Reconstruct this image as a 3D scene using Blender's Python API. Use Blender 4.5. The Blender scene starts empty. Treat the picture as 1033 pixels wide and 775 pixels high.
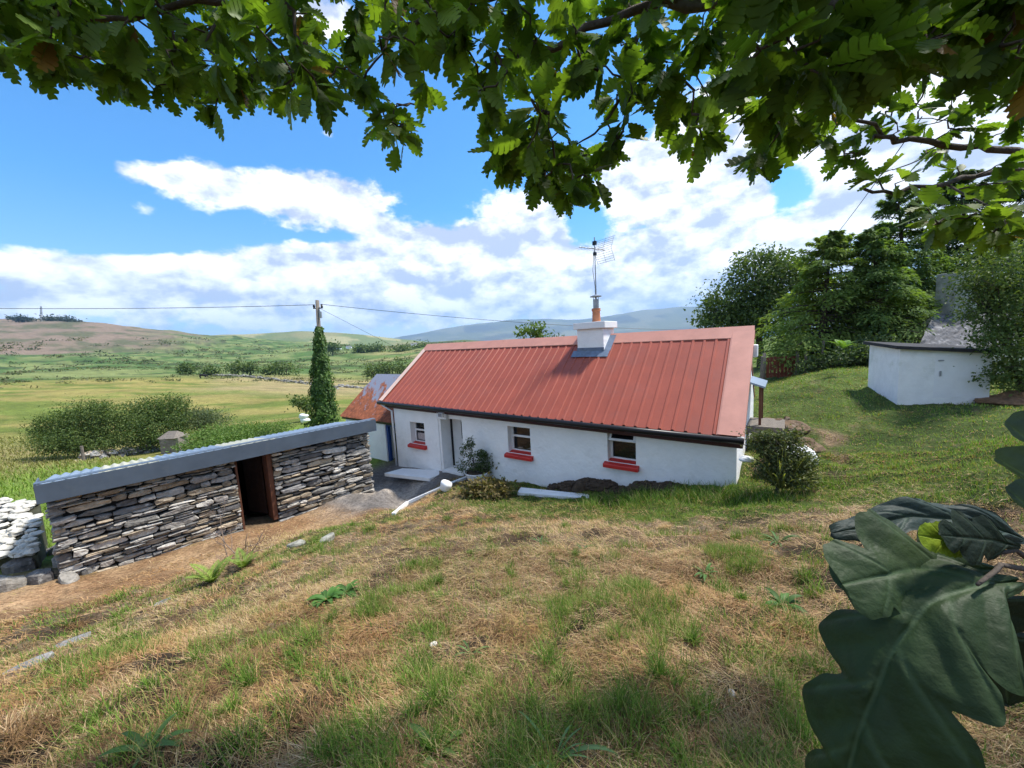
import bpy, math, random
import numpy as np
from mathutils import Vector, Matrix
rng = np.random.default_rng(7)
random.seed(7)
SC = bpy.context.scene
COL = SC.collection
PI = math.pi

# ------------------------------------------------------------------ camera
FPX = 385.0
RHO = math.radians(3.0)
TH = math.atan((387.5 - 345) / FPX * math.cos(RHO))
CF = np.array([0, math.cos(TH), -math.sin(TH)])
_R0 = np.array([1., 0, 0]); _U0 = np.array([0, math.sin(TH), math.cos(TH)])
CR = math.cos(RHO) * _R0 - math.sin(RHO) * _U0
CU = math.cos(RHO) * _U0 + math.sin(RHO) * _R0
CAM = np.array([0, 0, 4.2])

def ray(px, py):
    return CF + CR * (px - 516.5) / FPX + CU * (387.5 - py) / FPX
def at(px, py, Y):                 # point seen at a photo pixel, Y metres ahead
    v = ray(px, py); return CAM + v * (Y / v[1])
def atz(px, py, z):                # same, on a height
    v = ray(px, py); return CAM + v * ((z - CAM[2]) / v[2])
def atpl(px, py, P0, n):           # same, on a plane
    v = ray(px, py); return CAM + v * (((P0 - CAM) @ n) / (v @ n))

cd = bpy.data.cameras.new('camera'); cam = bpy.data.objects.new('camera', cd); COL.objects.link(cam)
M = Matrix.Identity(4)
for i in range(3):
    M[i][0] = CR[i]; M[i][1] = CU[i]; M[i][2] = -CF[i]; M[i][3] = CAM[i]
cam.matrix_world = M
cd.sensor_fit = 'HORIZONTAL'; cd.sensor_width = 36; cd.lens = FPX / 1033 * 36
cd.clip_start = 0.05; cd.clip_end = 60000
SC.camera = cam

# ------------------------------------------------------------------ noise
def _h(ix, iy, seed):
    n = (ix.astype(np.int64) * 374761393 + iy.astype(np.int64) * 668265263 + seed * 1442695041) & 0xffffffff
    n = ((n ^ (n >> 13)) * 1274126177) & 0xffffffff
    return ((n ^ (n >> 16)) & 0xffff) / 65535.0
def vnoise(x, y, seed=0):
    x = np.asarray(x, float); y = np.asarray(y, float)
    ix = np.floor(x); iy = np.floor(y); fx = x - ix; fy = y - iy
    fx = fx * fx * (3 - 2 * fx); fy = fy * fy * (3 - 2 * fy)
    a = _h(ix, iy, seed); b = _h(ix + 1, iy, seed); c = _h(ix, iy + 1, seed); d = _h(ix + 1, iy + 1, seed)
    return (a * (1 - fx) + b * fx) * (1 - fy) + (c * (1 - fx) + d * fx) * fy
def fbm(x, y, oct=4, seed=0):
    s = 0; a = 0.5; t = 0
    for o in range(oct):
        s = s + a * vnoise(np.asarray(x) * 2 ** o, np.asarray(y) * 2 ** o, seed + o * 17); t += a; a *= 0.5
    return s / t
def sstep(a, b, x):
    t = np.clip((x - a) / (b - a), 0, 1); return t * t * (3 - 2 * t)
def mixc(c, d, t):
    return c * (1 - t[..., None]) + np.asarray(d) * t[..., None]

# ------------------------------------------------------------------ mesh helpers
class MB:
    """collects geometry of ONE mesh"""
    def __init__(s): s.v = []; s.f = []; s.c = []; s.n = 0
    def add(s, V, Fs, col=None):
        V = np.asarray(V, float).reshape(-1, 3)
        s.v.append(V); s.f += [tuple(i + s.n for i in f) for f in Fs]; s.n += len(V)
        s.c.append(np.tile(np.array(col if col is not None else (1, 1, 1), float), (len(V), 1)) if (col is None or np.ndim(col) == 1) else np.asarray(col))
        return s
    def box(s, c, ax, ay, az, col=None):       # centre + three half-axis vectors
        c, ax, ay, az = map(lambda q: np.asarray(q, float), (c, ax, ay, az))
        V = [c + i * ax + j * ay + k * az for i in (-1, 1) for j in (-1, 1) for k in (-1, 1)]
        if np.dot(np.cross(ax, ay), az) > 0:
            Fs = [(0, 1, 3, 2), (4, 6, 7, 5), (0, 4, 5, 1), (2, 3, 7, 6), (0, 2, 6, 4), (1, 5, 7, 3)]
        else:
            Fs = [(0, 2, 3, 1), (4, 5, 7, 6), (0, 1, 5, 4), (2, 6, 7, 3), (0, 4, 6, 2), (1, 3, 7, 5)]
        return s.add(V, Fs, col)
    def tube(s, pts, rad, n=8, col=None, cap=True):
        pts = [np.asarray(p, float) for p in pts]
        rad = [rad] * len(pts) if np.ndim(rad) == 0 else list(rad)
        V = []; up = np.array([0.123, 0.31, 0.94])
        for i, p in enumerate(pts):
            t = pts[min(i + 1, len(pts) - 1)] - pts[max(i - 1, 0)]
            t = t / (np.linalg.norm(t) + 1e-9)
            if abs(t @ up) > 0.97: up = np.array([0.95, 0.2, 0.1])
            a = np.cross(t, up); a /= np.linalg.norm(a); b = np.cross(t, a)
            for k in range(n):
                w = 2 * PI * k / n
                V.append(p + rad[i] * (math.cos(w) * a + math.sin(w) * b))
        Fs = []
        for i in range(len(pts) - 1):
            for k in range(n):
                Fs.append((i * n + k, i * n + (k + 1) % n, (i + 1) * n + (k + 1) % n, (i + 1) * n + k))
        if cap:
            Fs.append(tuple(range(n))[::-1]); Fs.append(tuple(range((len(pts) - 1) * n, len(pts) * n)))
        return s.add(V, Fs, col)
    def grid(s, V, nu, nv, col=None):          # V index = i*nv+j
        Fs = [(i * nv + j, (i + 1) * nv + j, (i + 1) * nv + j + 1, i * nv + j + 1) for i in range(nu - 1) for j in range(nv - 1)]
        return s.add(V, Fs, col)
    def blob(s, c, r, seed=0, rough=0.25, nu=9, nv=12, col=None, squash=None):
        r = np.asarray(r, float) * np.ones(3); g = np.random.default_rng(seed); ph = g.uniform(0, 7, 9)
        V = []
        for i in range(nu):
            a = PI * i / (nu - 1)
            for j in range(nv):
                b = 2 * PI * j / nv
                dd = np.array([math.sin(a) * math.cos(b), math.sin(a) * math.sin(b), math.cos(a)])
                k = 1 + rough * (0.5 * math.sin(3 * dd[0] + ph[0]) * math.cos(2.5 * dd[1] + ph[1]) + 0.35 * math.sin(5 * dd[2] + ph[2] + 2 * dd[0]) + .25 * math.sin(7 * dd[1] + ph[3]))
                V.append(np.asarray(c) + dd * r * k)
        Fs = [(i * nv + j, (i + 1) * nv + j, (i + 1) * nv + (j + 1) % nv, i * nv + (j + 1) % nv) for i in range(nu - 1) for j in range(nv)]
        return s.add(V, Fs, col)

def rootloc(o):
    while o.parent is not None: o = o.parent
    return np.array(o.location)

def link_mesh(name, V, faces, mat, parent=None, col=None, smooth=False, base=None):
    me = bpy.data.meshes.new(name)
    V = np.asarray(V, np.float64)
    off = rootloc(parent) if parent is not None else (np.asarray(base, float) if base is not None else np.zeros(3))
    V = V - off
    if isinstance(faces, tuple):                # (flat loops, loop starts)
        loops, starts = faces
        me.vertices.add(len(V)); me.vertices.foreach_set('co', V.astype(np.float32).ravel())
        me.loops.add(len(loops)); me.loops.foreach_set('vertex_index', loops.astype(np.int32))
        me.polygons.add(len(starts)); me.polygons.foreach_set('loop_start', starts.astype(np.int32))
        me.update(calc_edges=True)
    else:
        me.from_pydata(V.tolist(), [], faces)
    if col is not None:
        at_ = me.attributes.new('Col', 'FLOAT_COLOR', 'POINT')
        c4 = np.ones((len(V), 4), np.float32); c4[:, :3] = col
        at_.data.foreach_set('color', c4.ravel())
    if smooth:
        me.polygons.foreach_set('use_smooth', np.ones(len(me.polygons), bool))
    me.materials.append(mat)
    o = bpy.data.objects.new(name, me); COL.objects.link(o)
    if parent is not None: o.parent = parent
    elif base is not None: o.location = base
    return o

def build(name, mb, mat, parent=None, smooth=False, base=None, bevel=0):
    V = np.concatenate(mb.v)
    if parent is None and base is None:
        base = np.array([(V[:, 0].min() + V[:, 0].max()) / 2, (V[:, 1].min() + V[:, 1].max()) / 2, V[:, 2].min()])
    o = link_mesh(name, V, mb.f, mat, parent, np.concatenate(mb.c), smooth, base)
    if bevel:
        m = o.modifiers.new('bevel', 'BEVEL'); m.width = bevel; m.segments = 2; m.limit_method = 'ANGLE'
    return o

def thing(name, label, cat, loc, group=None):
    o = bpy.data.objects.new(name, None); COL.objects.link(o)
    o.location = Vector([float(q) for q in loc]); o.empty_display_size = 0.2
    return tag(o, label, cat, group)
def tag(o, label, cat, group=None):
    o['label'] = label; o['category'] = cat
    if group: o['group'] = group
    return o
def lab(o, label): o['label'] = label; return o
def copy_thing(r, loc, rotz=0, scale=1, label=None):
    c = r.copy(); COL.objects.link(c); c.location = Vector([float(q) for q in loc]); c.rotation_euler = (0, 0, rotz); c.scale = (scale,) * 3
    if label: c['label'] = label
    for ch in list(r.children):
        d = ch.copy(); COL.objects.link(d); d.parent = c
        for g in list(ch.children):
            e = g.copy(); COL.objects.link(e); e.parent = d
    return c

# ------------------------------------------------------------------ materials
def mat(name, rgb=(.5, .5, .5), rough=.8, var=.15, scale=6.0, bump=0.0, bscale=40., attr=False, spec=.3,
        transl=0.0, metal=0.0, stain=None, stain_scale=1.5, stain_lo=.55, stain_hi=.7, detail=6, bdist=.02):
    m = bpy.data.materials.new(name); m.use_nodes = True
    nt = m.node_tree; N = nt.nodes; Lk = nt.links; N.clear()
    out = N.new('ShaderNodeOutputMaterial'); p = N.new('ShaderNodeBsdfPrincipled')
    p.inputs['Roughness'].default_value = rough; p.inputs['Metallic'].default_value = metal
    p.inputs['Specular IOR Level'].default_value = spec
    geo = N.new('ShaderNodeNewGeometry')
    if attr:
        a = N.new('ShaderNodeAttribute'); a.attribute_name = 'Col'; src = a.outputs['Color']
        if rgb != (1, 1, 1):
            mm = N.new('ShaderNodeMix'); mm.data_type = 'RGBA'; mm.blend_type = 'MULTIPLY'; mm.inputs[0].default_value = 1
            Lk.new(src, mm.inputs[6]); mm.inputs[7].default_value = (*rgb, 1); src = mm.outputs[2]
    else:
        r = N.new('ShaderNodeRGB'); r.outputs[0].default_value = (*rgb, 1); src = r.outputs[0]
    if var > 0:
        n = N.new('ShaderNodeTexNoise'); n.inputs['Scale'].default_value = scale; n.inputs['Detail'].default_value = detail
        n.inputs['Roughness'].default_value = .65
        Lk.new(geo.outputs['Position'], n.inputs['Vector'])
        mr = N.new('ShaderNodeMapRange'); mr.inputs[1].default_value = .3; mr.inputs[2].default_value = .7
        mr.inputs[3].default_value = 1 - var; mr.inputs[4].default_value = 1 + var
        Lk.new(n.outputs[0], mr.inputs[0])
        mx = N.new('ShaderNodeMix'); mx.data_type = 'RGBA'; mx.blend_type = 'MULTIPLY'; mx.inputs[0].default_value = 1
        Lk.new(src, mx.inputs[6]); Lk.new(mr.outputs[0], mx.inputs[7]); src = mx.outputs[2]
    if stain is not None:
        n = N.new('ShaderNodeTexNoise'); n.inputs['Scale'].default_value = stain_scale; n.inputs['Detail'].default_value = 9
        n.inputs['Roughness'].default_value = .7
        Lk.new(geo.outputs['Position'], n.inputs['Vector'])
        mr = N.new('ShaderNodeMapRange'); mr.inputs[1].default_value = stain_lo; mr.inputs[2].default_value = stain_hi
        Lk.new(n.outputs[0], mr.inputs[0])
        mx = N.new('ShaderNodeMix'); mx.data_type = 'RGBA'
        Lk.new(mr.outputs[0], mx.inputs[0]); Lk.new(src, mx.inputs[6]); mx.inputs[7].default_value = (*stain, 1); src = mx.outputs[2]
    Lk.new(src, p.inputs['Base Color'])
    if bump:
        n = N.new('ShaderNodeTexNoise'); n.inputs['Scale'].default_value = bscale; n.inputs['Detail'].default_value = 5
        Lk.new(geo.outputs['Position'], n.inputs['Vector'])
        b = N.new('ShaderNodeBump'); b.inputs['Strength'].default_value = bump; b.inputs['Distance'].default_value = bdist
        Lk.new(n.outputs[0], b.inputs['Height']); Lk.new(b.outputs[0], p.inputs['Normal'])
    if transl:
        t = N.new('ShaderNodeBsdfTranslucent'); Lk.new(src, t.inputs['Color'])
        hs = N.new('ShaderNodeMix'); hs.data_type = 'RGBA'; hs.blend_type = 'MULTIPLY'; hs.inputs[0].default_value = 1
        Lk.new(src, hs.inputs[6]); hs.inputs[7].default_value = (1.5, 1.6, .55, 1); Lk.new(hs.outputs[2], t.inputs['Color'])
        ms = N.new('ShaderNodeMixShader'); ms.inputs[0].default_value = transl
        Lk.new(p.outputs[0], ms.inputs[1]); Lk.new(t.outputs[0], ms.inputs[2]); Lk.new(ms.outputs[0], out.inputs[0])
    else:
        Lk.new(p.outputs[0], out.inputs[0])
    return m
# ------------------------------------------------------------------ key frames of the place
PHI = math.radians(36)
W_ = np.array([math.sin(PHI), math.cos(PHI), 0]); L_ = np.array([-math.cos(PHI), math.sin(PHI), 0]); Z_ = np.array([0, 0, 1.])
EAVE_R = atz(749, 441, 2.35)
O = EAVE_R + .18 * W_ + .1 * L_; O[2] = 0            # foot of the front right corner of the cottage
def CP(s, t, z): return O + s * L_ + t * W_ + np.array([0, 0, z])
def front(px, py, t=0.0):
    P = atpl(px, py, CP(0, t, 0), W_); return (P - O) @ L_, P[2]
SHL = atz(36, 490, 2.2); SHR = atz(374, 424, 2.2)
S_U = SHR - SHL; SLEN = np.linalg.norm(S_U); S_U = S_U / SLEN
S_N = np.array([S_U[1], -S_U[0], 0])                 # outwards, towards the path
def SP(u, n, z): return np.array([SHL[0], SHL[1], 0]) + u * S_U + n * S_N + np.array([0, 0, z])

# ------------------------------------------------------------------ terrain heights: thin-plate spline through points read off the place
def tq(x, y):
    r = np.sqrt(x * x + y * y) + 1e-6
    k = np.log1p(r / 3.0) / r
    return np.stack([x * k, y * k], -1), r
ctl = []
def cp(px, py, Y): ctl.append(at(px, py, Y))
def cx(x, y, z): ctl.append(np.array([x, y, z]))
for a in [(516, 775, 1.32), (200, 775, 1.45), (0, 775, 1.6), (800, 775, 1.3), (1033, 775, 1.28), (0, 700, 2.5), (516, 650, 2.3),
          (250, 650, 2.6), (750, 650, 2.2), (516, 560, 4.0), (330, 590, 3.9), (160, 640, 3.4), (700, 560, 3.6), (860, 560, 3.2), (1000, 540, 3.2),
          (430, 540, 5.4), (500, 520, 6.9), (600, 512, 7.1), (700, 512, 6.0), (790, 500, 5.9), (840, 470, 6.8), (900, 450, 7.2), (1000, 450, 5.4),
          (60, 655, 3.8), (300, 549, 6.3), (880, 410, 9.6), (950, 412, 8.8), (840, 400, 10.5), (830, 420, 9.2), (785, 384, 16), (820, 375, 15),
          (860, 375, 13), (770, 395, 13)]:
    cp(*a)
for s, z in ((0, 1.37), (2, 1.02), (3.8, .72), (5.3, .58), (6.8, .46), (7.7, .42), (9, .33), (10.05, .24), (12.5, .05)):
    P = CP(s, -.05, z); cx(*P)
for s, t, z in ((0, 4.2, 1.6), (4, 4.5, 1.4), (9, 4.5, .6), (-.6, 2, 1.75), (8.3, -1.6, .33), (10.2, -1.2, .22), (9.2, -2.4, .26), (6.6, -.8, .55)):
    P = CP(s, t, z); cx(*P)
for u in (0, .33, .66, 1):
    zb = .46 * (1 - u) + 0.02 * u
    for n, dz in ((0, 0), (.9, .02), (-2.6, -.5)):
        P = SP(u * SLEN, n, zb + dz); cx(*P)
for a in [(20, 620, 5.0), (130, 600, 5.6), (100, 470, 20), (20, 500, 13), (130, 455, 30), (250, 440, 28), (327, 432, 24), (0, 470, 24), (0, 440, 36), (100, 410, 62),
          (0, 400, 75), (0, 386, 110), (190, 380, 150), (300, 384, 140), (380, 392, 130), (300, 410, 60), (400, 400, 70), (380, 410, 50), (200, 405, 70),
          (440, 360, 260), (330, 376, 200), (0, 378, 190), (100, 372, 220), (200, 373, 260), (300, 368, 300),
          (0, 352, 480), (100, 352, 500), (200, 354, 520), (300, 355, 560), (400, 355, 500),
          (0, 323, 800), (60, 322.5, 830), (100, 326, 850), (170, 334, 900), (240, 341, 950), (330, 346, 1000), (420, 348, 1000), (-150, 322, 800),
          (600, 350, 400), (700, 346, 600), (600, 341, 1000), (800, 338, 400), (900, 330, 600), (1000, 325, 700), (700, 360, 60), (850, 350, 40), (950, 345, 35), (1000, 350, 20), (1033, 390, 11)]:
    cp(*a)
for a in [(-100, 0), (-135, .1), (180, .2), (135, .2), (100, .15), (75, .1)]:
    t = math.radians(a[0])
    for r in (2, 8, 30, 150):
        cx(r * math.sin(t), r * math.cos(t), 2.65 + a[1] * r * (1 if r < 40 else .4) if a[0] != -100 else 2.4 - .15 * min(r, 20))
cx(0, 0.05, 2.62)
for k in range(16):
    t = 2 * PI * k / 16
    for r in (2500, 12000): cx(r * math.sin(t), r * math.cos(t), -60)
ctl = np.array(ctl)
_q, _r = tq(ctl[:, 0], ctl[:, 1]); _w = (ctl[:, 2] - 4.2) / (_r + 3)
_n = len(ctl)
def _U(d): return np.where(d > 1e-9, d * d * np.log(d + 1e-12), 0)
_A = np.zeros((_n + 3, _n + 3)); _A[:_n, :_n] = _U(np.linalg.norm(_q[:, None] - _q[None], axis=-1)) + 1e-4 * np.eye(_n)
_A[:_n, _n] = 1; _A[:_n, _n + 1:] = _q; _A[_n, :_n] = 1; _A[_n + 1:, :_n] = _q.T
_s = np.linalg.solve(_A, np.concatenate([_w, np.zeros(3)]))
def _hz0(x, y):
    q, r = tq(x, y)
    w = np.zeros(len(r))
    for k in range(0, len(r), 20000):
        qq = q[k:k + 20000]
        w[k:k + 20000] = _U(np.linalg.norm(qq[:, None] - _q[None], axis=-1)) @ _s[:_n] + _s[_n] + qq @ _s[_n + 1:]
    return 4.2 + w * (r + 3)
def cott_xy(x, y):
    dx = x - O[0]; dy = y - O[1]
    return dx * L_[0] + dy * L_[1], dx * W_[0] + dy * W_[1]
def shed_xy(x, y):
    dx = x - SHL[0]; dy = y - SHL[1]
    return dx * S_U[0] + dy * S_U[1], dx * S_N[0] + dy * S_N[1]
_mound = (at(590, 494, 8.6), 0.2)
def hz(x, y):
    x = np.atleast_1d(np.asarray(x, float)); y = np.atleast_1d(np.asarray(y, float))
    z = _hz0(x, y); r = np.hypot(x, y)
    near = 1 - sstep(14, 24, r)
    s, t = cott_xy(x, y); u, n = shed_xy(x, y)
    flat = np.maximum((1 - sstep(1.2, 2.2, n)) * sstep(-1, 0, n) * (1 - sstep(SLEN, SLEN + 1, u)), (sstep(6, 7, s) * (1 - sstep(12, 13, s)) * sstep(-3, -2, t)))
    z = z + near * (1 - .8 * flat) * ((fbm(x * .9, y * .9, 3, 3) - .5) * .22 + (fbm(x * 3.4, y * 3.4, 3, 9) - .5) * .17)
    far = sstep(20, 60, r)
    z = z + far * (fbm(x / 40, y / 40, 4, 5) - .5) * np.minimum(r * .012, 7) + sstep(150, 500, r) * (1 - sstep(1500, 2500, r)) * (fbm(x / 160, y / 160, 4, 8) - .5) * 12
    return z
def hz1(x, y): return float(hz(x, y)[0])
def gnd(px, py, lo=1.0, hi=60):                       # first point of the ground seen at a pixel
    v = ray(px, py); ts = np.exp(np.linspace(math.log(lo), math.log(hi), 400)) / v[1]
    P = CAM[None] + v[None] * ts[:, None]
    dz = P[:, 2] - hz(P[:, 0], P[:, 1]); k = np.argmax(dz < 0)
    if dz[k] >= 0: k = len(ts) - 1
    a = max(k - 1, 0); f = dz[a] / (dz[a] - dz[k] + 1e-9) if k > 0 else 0
    return P[a] * (1 - f) + P[k] * f

# ------------------------------------------------------------------ ground sheet
YARD_PTS = [gnd(*p) for p in ((398, 474), (378, 500), (352, 512), (405, 512), (440, 494), (476, 482), (470, 474))]
_wp = [gnd(*p) for p in ((808, 398), (818, 420), (838, 445), (850, 470), (842, 500), (800, 520), (740, 535), (640, 545))]
WORN = [_wp[i] + (_wp[i + 1] - _wp[i]) * k / 8 for i in range(len(_wp) - 1) for k in range(8)]
def yardness(x, y):
    s, t = cott_xy(x, y); u, n = shed_xy(x, y)
    a = sstep(6.5, 6.9, s + .25 * t) * sstep(-3.4, -2.6, t) * (1 - sstep(-.05, 0.02, t)) * (1 - sstep(12.5, 13.5, s))
    c = sstep(-1.5, -.6, -n) * 0 + sstep(SLEN * .62, SLEN * .95, u) * (1 - sstep(1.3, 2.0, n)) * sstep(-3, -2, n) * (1 - sstep(SLEN + 4, SLEN + 5, u))
    return np.clip(np.maximum(a, c), 0, 1)
def pathness(x, y):
    u, n = shed_xy(x, y)
    wob = (fbm(x * .8, y * .8, 3, 31) - .5) * 1.2
    return np.clip((1 - sstep(1.5, 2.3, n + wob)) * sstep(-.3, 0, n) * sstep(-3.5, -2, u) * (1 - sstep(SLEN * .8, SLEN * 1.1, u)), 0, 1)
def greenness(x, y):
    r = np.hypot(x, y); u, n = shed_xy(x, y); s, t = cott_xy(x, y)
    g = fbm(x * .55, y * .55, 4, 41) * .42 + fbm(x * 2.6, y * 2.6, 4, 47) * .58
    bias = -.16 + .20 * sstep(5.2, 7.5, r) * sstep(-1.5, .5, x) + .19 * sstep(1.6, 4, x) * sstep(3.6, 5.5, y)
    bias = bias + .20 * np.exp(-((n - 3.3) / 1.0) ** 2) * (y > 1) * sstep(1.0, 3.5, u)          # strip along the bank
    bias = bias + .05 * (1 - sstep(1.3, 2.4, r)) * (1 - sstep(.3, .9, x))
    bias = bias - .16 * np.exp(-(((x - .8) / 1.3) ** 2 + ((y - 3.1) / 1.2) ** 2)) - .10 * np.exp(-((x + 1.2) ** 2 + (y - 3.6) ** 2) / 2.)
    bias = bias + .22 * np.exp(-((t + 1.3) / .7) ** 2) * (s < 5) * (s > -1)
    dd_ = np.min([np.hypot(x - p[0], y - p[1]) for p in WORN], axis=0); bias = bias - .22 * np.exp(-(dd_ / .28) ** 2)
    return sstep(.40, .60, g + bias - .045 * (r < 6))
rings = np.concatenate([[0.0], np.exp(np.linspace(math.log(.35), math.log(14000), 360))])
na = 640
az = np.concatenate([np.linspace(-62, 62, 520), np.linspace(62, 298, 121)[1:-1]]) * PI / 180; na = len(az)
RR, AA = np.meshgrid(rings, az, indexing='ij')
GX = (RR * np.sin(AA)).ravel(); GY = (RR * np.cos(AA)).ravel(); GZ = hz(GX, GY)
r_ = np.hypot(GX, GY); az_ = np.degrees(np.arctan2(GX, GY))
G = greenness(GX, GY)
n1 = fbm(GX * 1.3, GY * 1.3, 4, 61); n2 = fbm(GX / 9, GY / 9, 4, 71); n3 = fbm(GX / 50, GY / 50, 5, 81)
dry = mixc(np.tile(np.array([.24, .165, .10]), (len(GX), 1)), (.37, .27, .165), sstep(.3, .7, n1))
dry = mixc(dry, (.05, .036, .022), sstep(.60, .74, fbm(GX * 2.1, GY * 2.1, 3, 91)) * .8)
grn = mixc(np.tile(np.array([.07, .105, .025]), (len(GX), 1)), (.12, .16, .04), sstep(.3, .7, n1))
C_ = mixc(dry, 0, np.zeros(len(GX))) * (1 - G[:, None]) + grn * G[:, None]
C_ = C_ * (1 - .45 * (1 - sstep(9, 16, r_)))[:, None]     # ground colour darkened close by, so gaps between the blades are dark
# fields by distance
sd, nd = shed_xy(GX, GY)
fld = np.clip(sstep(-.5, -1.6, nd) if False else (1 - sstep(-2.2, -1.2, nd)), 0, 1) * (GX < 3)
fld = np.maximum(fld, sstep(24, 32, r_) * (GX < 8))
f_near = mixc(np.tile(np.array([.14, .215, .035]), (len(GX), 1)), (.19, .25, .055), sstep(.35, .65, n2))
f_olv = mixc(np.tile(np.array([.12, .15, .03]), (len(GX), 1)), (.235, .20, .062), sstep(.38, .62, fbm(GX / 10, GY / 4, 5, 73)))
f_tan = mixc(np.tile(np.array([.27, .215, .10]), (len(GX), 1)), (.19, .18, .07), sstep(.4, .7, fbm(GX / 14, GY / 5, 4, 75)))
f_gg = mixc(np.tile(np.array([.065, .115, .03]), (len(GX), 1)), (.16, .185, .065), sstep(.42, .62, fbm(GX / 30, GY / 16, 6, 77)))
f_gg = mixc(f_gg, (.035, .05, .018), sstep(.62, .68, fbm(GX / 14, GY / 9, 4, 78)) * .8)
f_brn = mixc(np.tile(np.array([.19, .14, .10]), (len(GX), 1)), (.095, .095, .05), sstep(.44, .62, fbm(GX / 45, GY / 25, 6, 79)))
f_val = mixc(np.tile(np.array([.10, .15, .04]), (len(GX), 1)), (.21, .20, .08), sstep(.4, .6, vnoise(GX / 70, GY / 45, 85)))
f_val = mixc(f_val, (.03, .045, .018), sstep(.62, .68, fbm(GX / 22, GY / 12, 4, 88)) * .85)
fc = mixc(f_near, 0, np.zeros(len(GX)))
fc = fc * (1 - sstep(24, 38, r_ + 10 * (n2 - .5)))[:, None] + f_olv * sstep(24, 38, r_ + 10 * (n2 - .5))[:, None]
tanm = sstep(85, 125, r_ + 25 * (n3 - .5)) * sstep(-42, -32, az_ + 14 * (n2 - .5)) * (1 - sstep(172, 195, r_))
tanm = np.maximum(tanm, sstep(30, 40, r_) * (1 - sstep(48, 60, r_)) * (1 - sstep(-49, -44, az_)) * .8)
fc = fc * (1 - tanm[:, None]) + f_tan * tanm[:, None]
t = sstep(170, 215, r_ + 20 * (n3 - .5)); fc = fc * (1 - t[:, None]) + f_gg * t[:, None]
t = sstep(600, 720, r_ + 200 * (n3 - .5)) * (1 - sstep(-44, -36, az_ + 10 * (n3 - .5))); fc = fc * (1 - t[:, None]) + f_brn * t[:, None]
t = sstep(-24, -18, az_) * sstep(200, 260, r_); fc = fc * (1 - t[:, None]) + f_val * t[:, None]
C_ = C_ * (1 - fld[:, None]) + fc * fld[:, None]
pt = pathness(GX, GY)
pc = mixc(np.tile(np.array([.25, .145, .075]), (len(GX), 1)), (.38, .25, .14), sstep(.35, .65, n1))
C_ = C_ * (1 - pt[:, None]) + pc * pt[:, None]
yd = yardness(GX, GY) * (1 - fld)
yc = mixc(np.tile(np.array([.20, .18, .165]), (len(GX), 1)), (.37, .32, .27), sstep(.45, .7, fbm(GX * 2, GY * 2, 4, 95)))
C_ = C_ * (1 - yd[:, None]) + yc * yd[:, None]
nr = len(rings)
i0, j0 = np.meshgrid(np.arange(nr - 1), np.arange(na), indexing='ij')
i0 = i0.ravel(); j0 = j0.ravel(); j1 = (j0 + 1) % na
quads = np.stack([i0 * na + j0, i0 * na + j1, (i0 + 1) * na + j1, (i0 + 1) * na + j0], -1)[:, ::-1]
def ground_material():
    m = mat('ground_turf', (1, 1, 1), .95, 0, attr=True, spec=.1)
    nt = m.node_tree; N = nt.nodes; Lk = nt.links
    p = [n for n in N if n.type == 'BSDF_PRINCIPLED'][0]; src = p.inputs['Base Color'].links[0].from_socket
    geo = N.new('ShaderNodeNewGeometry')
    def noise(scale, det=8, rough=.7):
        n = N.new('ShaderNodeTexNoise'); n.inputs['Scale'].default_value = scale; n.inputs['Detail'].default_value = det; n.inputs['Roughness'].default_value = rough
        Lk.new(geo.outputs['Position'], n.inputs['Vector']); return n.outputs[0]
    for sc, lo, hi in ((14, .55, 1.45), (1.1, .72, 1.28), (.12, .75, 1.25)):
        mr = N.new('ShaderNodeMapRange'); mr.inputs[1].default_value = .32; mr.inputs[2].default_value = .68; mr.inputs[3].default_value = lo; mr.inputs[4].default_value = hi
        Lk.new(noise(sc), mr.inputs[0])
        mx = N.new('ShaderNodeMix'); mx.data_type = 'RGBA'; mx.blend_type = 'MULTIPLY'; mx.inputs[0].default_value = 1
        Lk.new(src, mx.inputs[6]); Lk.new(mr.outputs[0], mx.inputs[7]); src = mx.outputs[2]
    Lk.new(src, p.inputs['Base Color'])
    b = N.new('ShaderNodeBump'); b.inputs['Strength'].default_value = .9; b.inputs['Distance'].default_value = .03; Lk.new(noise(55, 6), b.inputs['Height'])
    b2 = N.new('ShaderNodeBump'); b2.inputs['Strength'].default_value = .7; b2.inputs['Distance'].default_value = .35; Lk.new(noise(2.2, 6), b2.inputs['Height'])
    Lk.new(b.outputs[0], b2.inputs['Normal'])
    Lk.new(b2.outputs[0], p.inputs['Normal'])
    return m
gm = ground_material()
ground = link_mesh('ground', np.stack([GX, GY, GZ], -1), (quads.ravel(), np.arange(len(quads)) * 4), gm, None, np.clip(C_, 0, 1), True)
ground['kind'] = 'structure'

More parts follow.
